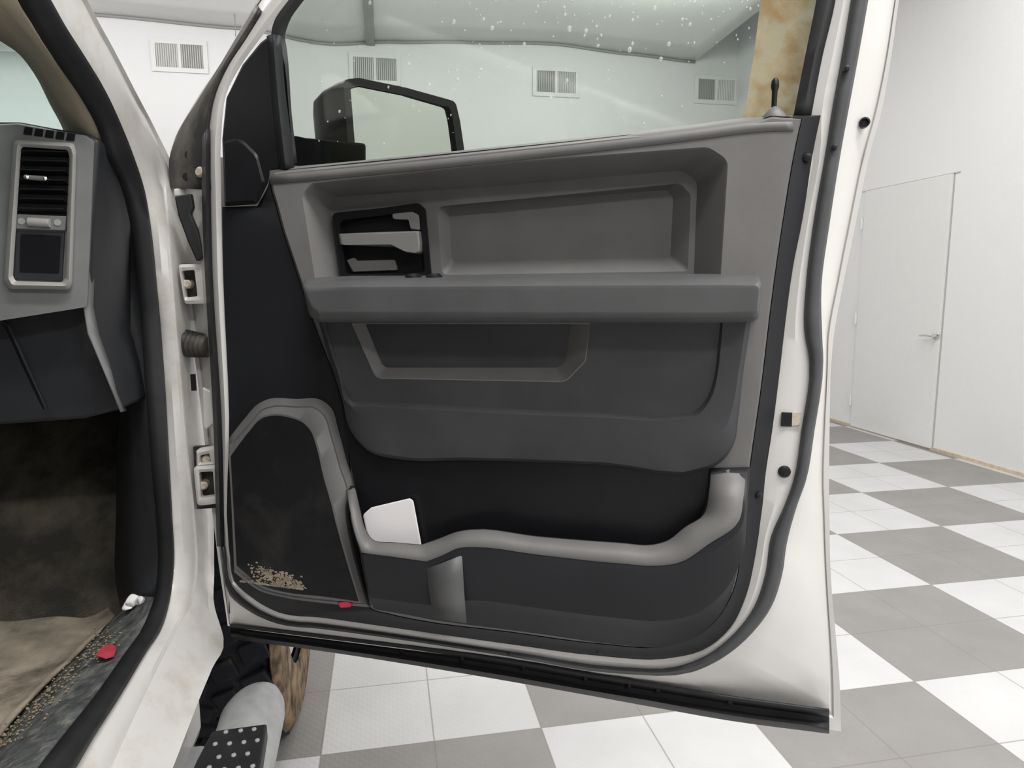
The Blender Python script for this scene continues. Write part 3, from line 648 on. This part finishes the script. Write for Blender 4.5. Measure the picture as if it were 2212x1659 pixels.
h2 = hinge([(418,1008,8),(470,1004,6),(476,1087,8),(426,1093,10)], [(430,1020,4),(460,1018,4),(464,1072,4),(434,1076,4)], 1.30, [])
hb = hinge([(424,972,6),(470,962,8),(474,1004,6),(424,1008,4)], [(432,984,3),(452,979,3),(456,998,3),(432,1000,3)], 1.305, [])
boxo('bracket', UY(447, 1030, 1.335), (.05, .012, .12), 'dirty_black', h2)
knob('bolt', UY(440, 1048, 1.315), (0, -1, 0), [(-.02, .008), (.004, .008), (.008, .005)], 'bolt', h2, 14)
knob('bolt', UY(446, 992, 1.315), (0, -1, 0), [(-.02, .008), (.004, .008), (.008, .005)], 'bolt', hb, 14)
# black strap diagonal and upper block
def slab(name, pts, Y, th, m, parent, bev=.003):
    P = PY(pts, Y); return stack(name, [[p + Vector((0, th, 0)) for p in P], P], m, parent, bevel=bev)
slab('check_strap', [(376,424),(413,417),(418,447),(412,462),(428,500),(441,555),(424,565),(404,520),(384,465)], 1.285, .014, 'rubber', truck)
knob('strap_bolt', UY(435, 543, 1.315), (0, -1, 0), [(-.004, .007), (.004, .007), (.008, .004)], 'bolt', truck, 14)
knob('strap_bolt', UY(455, 678, 1.30), (0, -1, 0), [(-.004, .006), (.004, .006), (.008, .004)], 'bolt', truck, 14)
slab('hinge_flange', [(374,407),(455,405),(462,500),(456,575),(440,570),(441,500),(420,462),(418,424),(376,424)], 1.332, .01, 'paint', truck)
slab('hinge_flange', [(436,836),(456,846),(462,914),(444,930),(438,920)], 1.31, .012, 'paint', truck)
# concertina wire boot
bm = bmesh.new(); p0 = UY(400, 742, 1.33); p1 = UY(456, 748, 1.30); n = 25; pts = [p0 + (p1 - p0) * (i / (n - 1)) for i in range(n)]
tube(bm, pts, [.023 - .006 * (i / n) + (.003 if i % 4 < 2 else -.002) for i in range(n)], 20); finish('wire_boot', bm, 'dirty_black', truck, smooth=60, wn=False)
bm = bmesh.new(); box(bm, UY(418, 826, 1.312), (.008, .006, .03)); finish('pillar_slot', bm, 'black', truck)

# ---------------- body side aperture (pillar and sill)
I = [(-70,-240),(65,-50),(96,0),(132,63),(177,132),(220,203),(253,273),(284,349),(306,420),(320,510),(329,600),(348,819),(358,1000),(364,1120),(368,1218),(361,1283),(345,1348),(309,1406),(248,1508),(190,1600),(156,1659),(115,1725)]
O1 = [(10,-240),(135,-50),(172,0),(192,40),(228,104),(276,194),(322,285),(350,365),(360,430),(368,510),(376,600),(394,819),(409,1000),(421,1120),(426,1234),(419,1288),(386,1354),(352,1422),(308,1512),(266,1603),(241,1659),(210,1725)]
CMID = [(a[0] * .52 + b[0] * .48, a[1] * .52 + b[1] * .48) for a, b in zip(I, O1)]
O2 = [(25,-240),(150,-50),(186,0),(204,35),(240,100),(290,196),(340,292),(372,360),(388,430),(402,510),(416,600),(440,819),(453,1000),(460,1120),(461,1240),(462,1312),(481,1378),(456,1445),(428,1512),(394,1600),(371,1659),(340,1725)]
XI = [-.40] * 22; XM = [-.3985] * 7 + [-.392, -.386, -.382] + [-.3795] * 6 + [-.382, -.385, -.385, -.385, -.385, -.385]; XO1 = [-.396] * 7 + [-.388, -.376, -.367] + [-.362] * 5 + [-.362, -.365, -.368, -.37, -.37, -.37, -.37]
XO2 = [-.392] * 7 + [-.38, -.366, -.356] + [-.352] * 5 + [-.335, -.318] + [-.3125] * 5
def pxs(c, X): return crom([UX(p[0], p[1], x) for p, x in zip(c, X)], 4)
ci = pxs(I, XI); cmi = pxs(CMID, XM); co1 = pxs(O1, XO1); co2 = pxs(O2, XO2)
fold = [(p + (p - CAM).normalized() * .05) if i < 60 else (p + Vector((-.05, .02, -.05))) for i, p in enumerate(co2)]
apert = ribbon('door_aperture', [[p + (p - CAM).normalized() * .014 for p in ci], ci, cmi, [p * .45 + q * .55 for p, q in zip(cmi, co1)], [p * .2 + q * .8 + Vector((0, .006, -.006)) for p, q in zip(cmi, co1)], co1, [p * .6 + q * .4 + Vector((-.001, -.002, .003)) for p, q in zip(co1, co2)], [p * .25 + q * .75 + Vector((-.003, .003, -.005)) for p, q in zip(co1, co2)], co2, fold], 'paint_dirty', truck, solid=.003, wn=False, smooth=40)
# rubber round the opening
SL = [(-130,-240),(10,-50),(38,0),(76,66),(127,142),(177,215),(210,276),(228,329),(262,405),(285,500),(298,600),(313,819),(327,1000),(338,1120),(342,1220),(335,1285),(312,1350),(270,1412),(202,1508),(128,1600),(82,1659),(30,1725)]
sl = pxs(SL, [-.418] * 22); sr = pxs(I, [-.3985] * 22)
def mixc(a, b, t, d): return [p * (1 - t) + q * t + d for p, q in zip(a, b)]
ribbon('opening_weatherstrip', [sl, mixc(sl, sr, .25, Vector((.010, -.006, .002))), mixc(sl, sr, .6, Vector((.014, -.009, .004))), mixc(sl, sr, .9, Vector((.009, -.006, .003))), sr], 'rubber', truck, solid=.003, wn=False, smooth=60)
# beige pillar trim, edge of windshield
G = [(-420,-90),(-250,-35),(-120,20),(-60,48),(0,86),(46,119),(84,172),(109,223),(135,272),(150,312)]
G2 = [(-330,-190),(-200,-110),(-90,-30),(-40,10),(28,66),(70,112),(108,172),(134,223),(158,280),(172,318)]
SB = [(-200,-330),(-100,-200),(-5,-70),(20,-25),(76,66),(114,122),(164,187),(194,237),(222,296),(240,340)]
ribbon('pillar_trim', [crom(PX(G, -.50), 4), crom(PX(G2, -.462), 4), crom(PX([((a[0] + b[0]) / 2, (a[1] + b[1]) / 2) for a, b in zip(G2, SB)], -.436), 4), crom(PX(SB, -.417), 4)], 'beige', truck, solid=.003, wn=False, smooth=60)
# windshield
wg = PX([(-420,-95),(-250,-40),(-120,15),(-60,44),(0,82),(48,116),(87,170),(112,222),(142,300)], -.505)
wg2 = [p + Vector((-1.35, .10, .02)) for p in wg]
bm = bmesh.new(); rings_bm(bm, [wg, wg2], False); tag(finish('windshield', bm, 'windshield', truck, solid=.005, wn=False), 'pale green windshield glass')

# ---------------- dashboard
dY = 1.16
df = [(-900,235),(0,262),(40,262),(120,277),(190,288),(214,302),(206,400),(198,520),(194,660),(204,725),(236,800),(264,884),(180,905),(0,918),(-900,935)]
d0 = PY(df, dY)
for i, (x, y) in enumerate(df):
    if y > 700: d0[i] = UY(x, y, dY + .02 + (y - 700) / 220 * .04)
dash = stack('dashboard', [[p + Vector((0, .42, 0)) for p in d0], d0], 'dash_low', truck, bevel=.006)
# paler upper fascia round the vent
ff = [(-900,240,4),(2,268,6),(40,266,8),(186,293,10),(205,306,8),(190,660,10),(0,690,6),(-900,690,6)]
stack('upper_fascia', [PY(rp(ff, 4), dY + .01), PY(rp(ff, 4), dY - .008), PY(rp([(x - 2, y + 3, r) for x, y, r in ff], 4), dY - .012)], 'dash', dash)
slab2 = lambda name, cs, Y, th, m, bev=.002: stack(name, [[p + Vector((0, th, 0)) for p in PY(rp(cs, 4), Y)], PY(rp(cs, 4), Y)], m, dash, bevel=bev)
for k in range(5):
    x = 62 + k * 23; y = 283 + k * 3.2
    slab2('defrost_slot', [(x - 8,y - 9,1),(x + 8,y - 7,1),(x + 6,y + 9,1),(x - 12,y + 7,1)], dY - .0135, .003, 'black', 0)
o_ = [(29,302,12),(160,309,12),(165,330,10),(156,612,12),(150,626,10),(18,624,12),(8,606,10)]
i__ = [(46,317,8),(146,324,8),(150,340,8),(141,600,8),(134,610,8),(34,607,8),(28,596,8)]
bm = bmesh.new(); mid = [((a[0] + b[0]) / 2, (a[1] + b[1]) / 2) for a, b in zip(rp(o_, 5), rp(i__, 5))]
Vd = rings_bm(bm, [PY(rp(o_, 5), dY - .006), PY(rp(o_, 5), dY - .022), PY(mid, dY - .029), PY(rp(i__, 5), dY - .024), PY(rp(i__, 5), dY - .0125)])
tag(finish('vent_bezel', bm, 'silver', dash, wn=False, smooth=60), 'silver grey vent surround')
slab2('vent_cavity', [(44,314,3),(150,320,3),(143,470,3),(36,466,3)], dY - .0135, .004, 'black', 0)
bm = bmesh.new()
for k in range(7):
    y = 330 + k * 20.5; xa = 44 - k * 1.2; xb2 = 148 - k * 1.2
    a = UY(xa, y, dY - .018); b = UY(xb2, y + 4, dY - .018); c = (a + b) / 2
    box(bm, c, ((b - a).length, .014, .0022), Matrix.Rotation(math.radians(-24), 3, 'X'))
finish('louver_slats', bm, 'black', dash, bevel=.0006)
bm = bmesh.new(); a = UY(58, 383, dY - .027); b = UY(99, 386, dY - .027); tube(bm, [a, (a + b) / 2, b], .0035, 10)
tab = finish('vent_tab', bm, 'dash', dash)
for x, y in ((59, 383), (98, 386)):
    knob('vent_tab_tip', UY(x, y, dY - .028), (0, -1, 0), [(-.002, .0038), (.003, .0034), (.005, .001)], 'chrome', dash, 14)
slab2('wheel_panel', [(36,462,3),(143,467,3),(140,498,3),(34,494,3)], dY - .019, .01, 'dash', .001)
bm = bmesh.new(); a = UY(62, 479, dY - .021); b = UY(108, 482, dY - .021); n = 16
tube(bm, [a + (b - a) * i / n for i in range(n + 1)], [.0062 + (.0006 if i % 2 else 0) for i in range(n + 1)], 14); finish('thumb_wheel', bm, 'silver', dash, smooth=60)
knob('vent_icon', UY(46, 478, dY - .0195), (0, -1, 0), [(0, .005), (.0008, .0045)], 'silver', dash, 12)
knob('vent_icon', UY(124, 481, dY - .0195), (0, -1, 0), [(0, .005), (.0008, .0045)], 'silver', dash, 12)
slab2('switch_blank', [(34,498,3),(139,502,3),(133,607,3),(30,603,3)], dY - .0155, .006, 'dash_low', .001)
slab2('switch_recess', [(44,506,3),(131,509,3),(127,590,3),(42,588,3)], dY - .0165, .002, 'black', 0)
# end cap strip and seams at the end of the dash
ribbon('end_cap', [PY([(196,300),(188,420),(182,560),(180,660),(190,720),(225,800),(262,890)], dY - .005), PX([(216,306),(209,420),(204,560),(200,660),(212,722),(240,800),(272,888)], -.445)], 'dash', dash, solid=.003, wn=False, smooth=60)
ribbon('glove_box_edge', [PY([(-20,690),(6,690),(20,700),(60,790),(104,884)], dY + .012), PY([(-20,694),(4,694),(17,703),(57,793),(100,884)], dY + .008), PY([(-20,700),(2,700),(12,708),(52,796),(94,884)], dY + .018)], 'dash_low', dash, solid=.002, wn=False, smooth=60)
# oblique panels between dash and rubber, kick panel
ribbon('kick_panel', [crom(PX([(222,305),(264,405),(287,500),(302,640),(315,819),(329,1000),(340,1120),(344,1220),(337,1285)], -.432), 3), crom([UY(x, y, Y) for x, y, Y in ((212,296,1.20),(224,420,1.27),(234,520,1.30),(248,700,1.34),(262,860,1.38),(256,960,1.42),(252,1130,1.43),(252,1260,1.43),(262,1310,1.42))], 3)], 'dash_low', truck, solid=.004, wn=False, smooth=60)
# ---------------- cab floor, toe board, sill carpet
fz = .575
ft = [UZ(262,1318,.60), UZ(180,1285,fz), UZ(60,1300,fz), UZ(-150,1310,fz)]
boxo('cab_floor', (-1.2, .75, fz - .03), (1.55, 1.9, .05), 'carpet', truck)
tb = [Vector((-1.95, 1.46, fz - .01)), Vector((-.46, 1.46, fz - .01)), Vector((-.46, 1.78, 1.05)), Vector((-1.95, 1.78, 1.05))]
bm = bmesh.new(); bm.faces.new([bm.verts.new(p) for p in tb]); finish('toe_board', bm, 'carpet', truck, solid=.02, wn=False)
# sill carpet strip beside the rubber
s_o = [(338,1290),(318,1342),(274,1408),(206,1504),(132,1596),(86,1655),(30,1725)]
s_i = [(268,1318),(235,1350),(190,1400),(110,1480),(30,1565),(-30,1635),(-90,1700)]
so3 = crom(PX(s_o, -.42), 5); si3 = crom([UZ(x, y, .592) for x, y in s_i], 5)
bm = bmesh.new(); NN = 9; rows = []
for t in range(NN + 1):
    f = t / NN; rows.append([a * (1 - f) + b * f + Vector((0, 0, .010 * math.sin(math.pi * f) + .006 * noise.noise((a * (1 - f) + b * f) * 22))) for a, b in zip(so3, si3)])
rings_bm(bm, rows, False)
finish('sill_carpet', bm, 'sillcarpet', truck, solid=.008, wn=False, smooth=80)

# muddy floor mat on the cab floor
mp = [(252,1345),(205,1300),(120,1292),(20,1296),(-130,1300),(-330,1560),(-200,1700),(-45,1655),(22,1580),(100,1490),(180,1408)]
bm = bmesh.new(); loop = crom([UZ(x, y, fz + .006) for x, y in mp], 5, True, {0, 4, 6})
cen = sum(loop, Vector()) / len(loop); rows = []
for k in range(9):
    f = 1 - k / 8.5; rows.append([cen + (p - cen) * f + Vector((0, 0, (.012 * max(0, (f - .8) * 5) ** 1) + .012 * noise.noise((cen + (p - cen) * f) * 9))) for p in loop])
Vv = rings_bm(bm, rows); bm.faces.new(Vv[-1])
tag(finish('floor_mat', bm, 'mat', solid=.006, wn=False, smooth=80), 'mud-caked tan floor mat lying in the front passenger footwell', 'floor mat')
# things lying on the sill and floor: dropped onto the surface found under them
def hit(px, py):
    bpy.context.view_layer.update()
    r = scn.ray_cast(bpy.context.evaluated_depsgraph_get(), CAM, ray(px, py).normalized())
    return r[1], r[2]
bpy.context.view_layer.update(); dg = bpy.context.evaluated_depsgraph_get()
from mathutils.bvhtree import BVHTree
TREES = [(BVHTree.FromObject(bpy.data.objects[n], dg), wl(bpy.data.objects[n])) for n in ('sill_carpet', 'floor_mat', 'kick_panel', 'opening_weatherstrip', 'cab_floor', 'toe_board')]
def clear(p, r):
    for _ in range(14):
        d = min((t.find_nearest(p - o)[3] or 9) for t, o in TREES)
        if d > r: break
        p = p + ((CAM - p).normalized() * .3 + Vector((0, 0, 1))).normalized() * (r - d + .0005)
    return p
bm = bmesh.new(); rr = random.Random(11)
for i in range(380):
    t = rr.random(); x = 250 - 250 * t + rr.gauss(0, 12); y = 1362 + 245 * t + rr.gauss(0, 10); r = rr.uniform(.0007, .0024)
    h = scn.ray_cast(dg, CAM, ray(x, y).normalized())
    if not h[0] or abs(h[2].z) < .5: continue
    bmesh.ops.create_icosphere(bm, subdivisions=1, radius=1, matrix=Matrix.Translation(clear(h[1] + (CAM - h[1]).normalized() * (r + .002), r * 1.05 + .0006)) @ Matrix.Diagonal((r, r, r * .6, 1)))
o = tag(finish('dirt_crumbs', bm, 'grit', wn=False), 'tan dirt crumbs strewn between floor mat and sill carpet', 'dirt', kind='stuff')
def lump(bm, px, py, r, sc=(1, 1, 1)):
    p, nn = hit(px, py); 
    bmesh.ops.create_icosphere(bm, subdivisions=3, radius=r, matrix=Matrix.Translation(clear(p + Vector((0, 0, r)), r * max(sc) * .8 + .0015)) @ Matrix.Diagonal((*sc, 1)))
bm = bmesh.new()
lump(bm, 291, 1312, .0115); lump(bm, 278, 1324, .008, (1.4, 1.2, .8)); lump(bm, 304, 1309, .007)
for v in bm.verts: v.co += Vector((noise.noise(v.co * 90), noise.noise(v.co * 90 + Vector((9, 0, 0))), noise.noise(v.co * 90 + Vector((0, 9, 0))))) * .005
tag(finish('crumpled_tissue', bm, 'tissue', wn=False, smooth=50), 'small crumpled white tissue at the front corner of the door sill', 'tissue')
rs = [(207,1418),(222,1398),(242,1393),(252,1402),(247,1418),(228,1424)]  # reddish light spot on the sill carpet, shaped as a thin red sheet
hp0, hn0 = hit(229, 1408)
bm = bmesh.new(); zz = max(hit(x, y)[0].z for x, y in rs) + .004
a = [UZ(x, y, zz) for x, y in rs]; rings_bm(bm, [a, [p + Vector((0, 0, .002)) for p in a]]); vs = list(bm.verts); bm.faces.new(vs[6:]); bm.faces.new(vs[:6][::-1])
tag(finish('red_light_spot', bm, 'redspot', wn=False), 'reddish light spot on the dirty sill carpet, shaped as a thin patch', 'light spot')

# folded paper in the door pocket
pa = [(784,1112,10),(802,1096,10),(886,1076,8),(893,1082,6),(912,1185,6),(905,1222,4),(818,1214,8),(792,1150,14)]
P_ = rp(pa, 4)
stack('folded_paper', [W(P_, .046), W(P_, .050), W([(845 + (x - 845) * .93, 1150 + (y - 1150) * .94) for x, y in P_], .0515)], 'paper', None, wn=True)
tag(bpy.data.objects['folded_paper'], 'folded white paper card tucked in the door map pocket', 'paper')

# ---------------- step bar, wheel, fender, hood and rest of the cab
bx, bzz = -.215, .415
pe = UY(560, 1520, 1.30)
bx, bzz = pe.x + .004, pe.z + .006
bm = bmesh.new(); R_ = .056
prof = [(1.335, .004, .0), (1.333, .018, 0), (1.325, .034, 0), (1.308, .047, 0), (1.283, .0545, 0), (1.25, R_, 0), (1.0, R_, 0), (-.6, R_, 0)]
rings = []
for y, r, dz in prof:
    sh = max(0, (y - 1.2)) * .35
    rings.append([Vector((bx + math.cos(a * 2 * math.pi / 32) * r - sh * .3, y - (.05 * (1 - math.cos(a * 2 * math.pi / 32)) / 2 * (1 if y > 1.2 else 0)), bzz + math.sin(a * 2 * math.pi / 32) * r)) for a in range(32)])
Vn = rings_bm(bm, rings); bm.faces.new(Vn[0]); bm.faces.new(Vn[-1][::-1])
step = finish('step_bar', bm, 'nerf', truck, smooth=60, wn=False)
# step pad with studs
pp = [(458,1578),(577,1562),(560,1668),(556,1740),(380,1740),(425,1640)]
pad0 = PZ(pp, bzz + R_ + .004)
stack('step_pad', [[p - Vector((0, 0, .03)) for p in pad0], pad0], 'pad', step, bevel=.004)
for x, y in ((488,1583),(520,1580),(549,1577),(465,1609),(496,1608),(527,1605),(556,1601),(473,1637),(505,1633),(535,1630),(452,1660),(484,1664),(515,1661),(546,1657)):
    bmk = bmesh.new(); lathe(bmk, UZ(x, y, bzz + R_ + .003), (0, 0, 1), [(0, .0042), (.003, .0036), (.0038, .002)], 12); finish('tread_stud', bmk, 'nerf', step)
bm = bmesh.new(); q = UY(430, 1590, 1.16); box(bm, Vector((bx - .115, 1.13, bzz - .01)), (.10, .07, .05)); finish('step_bracket', bm, 'nerf', step, bevel=.01)
# wheel
wc = Vector((-.43, 1.98, .405)); WR = .405; hw = .14
bm = bmesh.new(); n = 64; prof = [(-hw, .22), (-hw - .012, .28), (-hw - .01, .345), (-hw + .012, .385), (-hw * .5, .398), (0, .40), (hw * .5, .398), (hw - .012, .385), (hw + .01, .345), (hw + .012, .28), (hw, .22)]
rings_bm(bm, [[wc + Vector((d, math.cos(2 * math.pi * i / n) * r, math.sin(2 * math.pi * i / n) * r)) for i in range(n)] for d, r in prof])
for k in range(30):
    a = 2 * math.pi * k / 30
    for d, wdt, off in ((-.105, .062, 0), (-.035, .058, .5), (.035, .058, 0), (.105, .062, .5)):
        aa = a + off * 2 * math.pi / 30
        rot = Matrix.Rotation(aa, 3, 'X') @ Matrix.Rotation(.3 if d > 0 else -.3, 3, 'Z')
        vs = box(bm, wc + Matrix.Rotation(aa, 3, 'X') @ Vector((d, 0, .3985)), (wdt, .052, .022), Matrix.Rotation(aa, 3, 'X') @ Matrix.Rotation(.35 if d > 0 else -.35, 3, 'Z'))
rim = bmesh.new(); lathe(rim, wc + Vector((-.10, 0, 0)), (1, 0, 0), [(0, .225), (.2, .225), (.225, .235), (.235, .21), (.18, .17), (.2, .07), (.22, .04)], 40)
wheel = finish('front_wheel', rim, 'silver', truck, smooth=40)
finish('tyre', bm, 'tyre', wheel, bevel=.004, wn=False)
bm = bmesh.new(); prof = [(hw + .002, .345), (hw + .012, .342), (hw + .0145, .28), (hw + .002, .225)]
prof = [(hw + .000, .398), (hw + .016, .372), (hw + .016, .30), (hw + .013, .23)]
rings_bm(bm, [[wc + Vector((d, math.cos(2 * math.pi * i / n) * (r + (.006 if (i % 4 < 2 and k == 0) else 0)), math.sin(2 * math.pi * i / n) * (r + (.006 if (i % 4 < 2 and k == 0) else 0)))) for i in range(n)] for k, (d, r) in enumerate(prof)])
tag(finish('tyre_sidewall', bm, 'mud', wheel, solid=.004, wn=False, smooth=30), 'mud-splashed outer tyre sidewall')
# fender with wheel arch, hood, cab shell
bm = bmesh.new(); arc = [Vector((-.33, 1.98 + math.cos(a) * .47, .405 + math.sin(a) * .47)) for a in [math.pi * (1 - i / 16) for i in range(17)]]
poly = [Vector((-.33, 1.44, .68)), Vector((-.33, 1.585, .68))] + arc[4:-1] + [Vector((-.33, 2.45, .42)), Vector((-.33, 2.75, .42)), Vector((-.36, 2.75, 1.12)), Vector((-.36, 1.44, 1.16))]
bm.faces.new([bm.verts.new(p) for p in poly]); finish('fender', bm, 'paint', truck, solid=.01, wn=False)
bm = bmesh.new(); rings_bm(bm, [[Vector((x, y, z)) for x, y, z in ((-.36, 1.52, 1.165), (-.7, 1.5, 1.20), (-1.35, 1.48, 1.22), (-2.0, 1.5, 1.20), (-2.34, 1.52, 1.165))], [Vector((x, y, z)) for x, y, z in ((-.36, 2.75, 1.11), (-.7, 2.78, 1.14), (-1.35, 2.8, 1.16), (-2.0, 2.78, 1.14), (-2.34, 2.75, 1.11))]], False)
finish('hood', bm, 'paint', truck, solid=.012, wn=False, smooth=60)
boxo('front_fascia', (-1.35, 2.78, .8), (1.95, .1, .62), 'paint', truck, bevel=.03)
boxo('wheel_well', (-.95, 2.15, .75), (.84, .6, .72), 'black', truck)
boxo('roof', (-1.35, -.15, 1.90), (1.66, 1.75, .05), 'paint', truck, bevel=.02)
boxo('headliner', (-1.35, -.15, 1.865), (1.6, 1.7, .015), 'beige', truck)
boxo('b_pillar', (-.43, -.02, 1.2), (.10, .16, 1.3), 'dark', truck, bevel=.02)
boxo('rear_door', (-.40, -.75, .98), (.10, 1.25, .85), 'paint', truck, bevel=.03)
boxo('driver_side', (-2.28, .1, 1.0), (.10, 2.7, .90), 'dash_low', truck, bevel=.02)
boxo('rear_bulkhead', (-1.35, -1.35, 1.2), (1.8, .1, 1.3), 'dash_low', truck, bevel=.02)
seat = boxo('front_seat', (-.95, .12, .83), (.62, .58, .30), 'seat', truck, bevel=.06)
boxo('seat_back', (-.95, -.26, 1.22), (.60, .2, .72), 'seat', seat, Matrix.Rotation(math.radians(12), 3, 'X'), .06)
boxo('headrest', (-.95, -.36, 1.66), (.3, .12, .18), 'seat', seat, None, .04)
boxo('rocker_panel', (-.40, .1, .50), (.10, 2.3, .14), 'paint', truck, bevel=.03)
boxo('cargo_bed', (-1.35, -2.3, .95), (1.9, 1.7, .6), 'paint', truck, bevel=.04)

# ================================================================== LIGHT
def area(x, y, z, sx, sy, p, rot=(0, 0, 0), col=(1, .985, .965)):
    L = bpy.data.lights.new('unseen_lamp', 'AREA'); L.shape = 'RECTANGLE'; L.size = sx; L.size_y = sy; L.energy = p; L.color = col
    o = bpy.data.objects.new('unseen_lamp', L); C.objects.link(o); o.location = (x, y, z); o.rotation_euler = rot; return o
for x, y, p in ((.35, -.35, 66), (1.7, -.45, 56), (2.6, .9, 30), (1.0, 3.4, 34), (2.7, 3.4, 30), (-1.6, 3.6, 30), (.6, -3.2, 92), (2.7, -3.0, 62)):
    area(x, y, 3.82, 1.3, .3, p)
for x, p in ((-4.2, 17), (-2.2, 15), (.2, 15), (2.3, 20)):      # added unseen lamps, tilted to brighten the far wall and ceiling
    area(x, 5.6, 3.62, 1.6, .12, p * 1.08, (math.radians(104), 0, 0))
wd = bpy.data.worlds.new('room_air'); scn.world = wd; wd.use_nodes = True
wd.node_tree.nodes['Background'].inputs[0].default_value = (.9, .92, 1, 1); wd.node_tree.nodes['Background'].inputs[1].default_value = .3
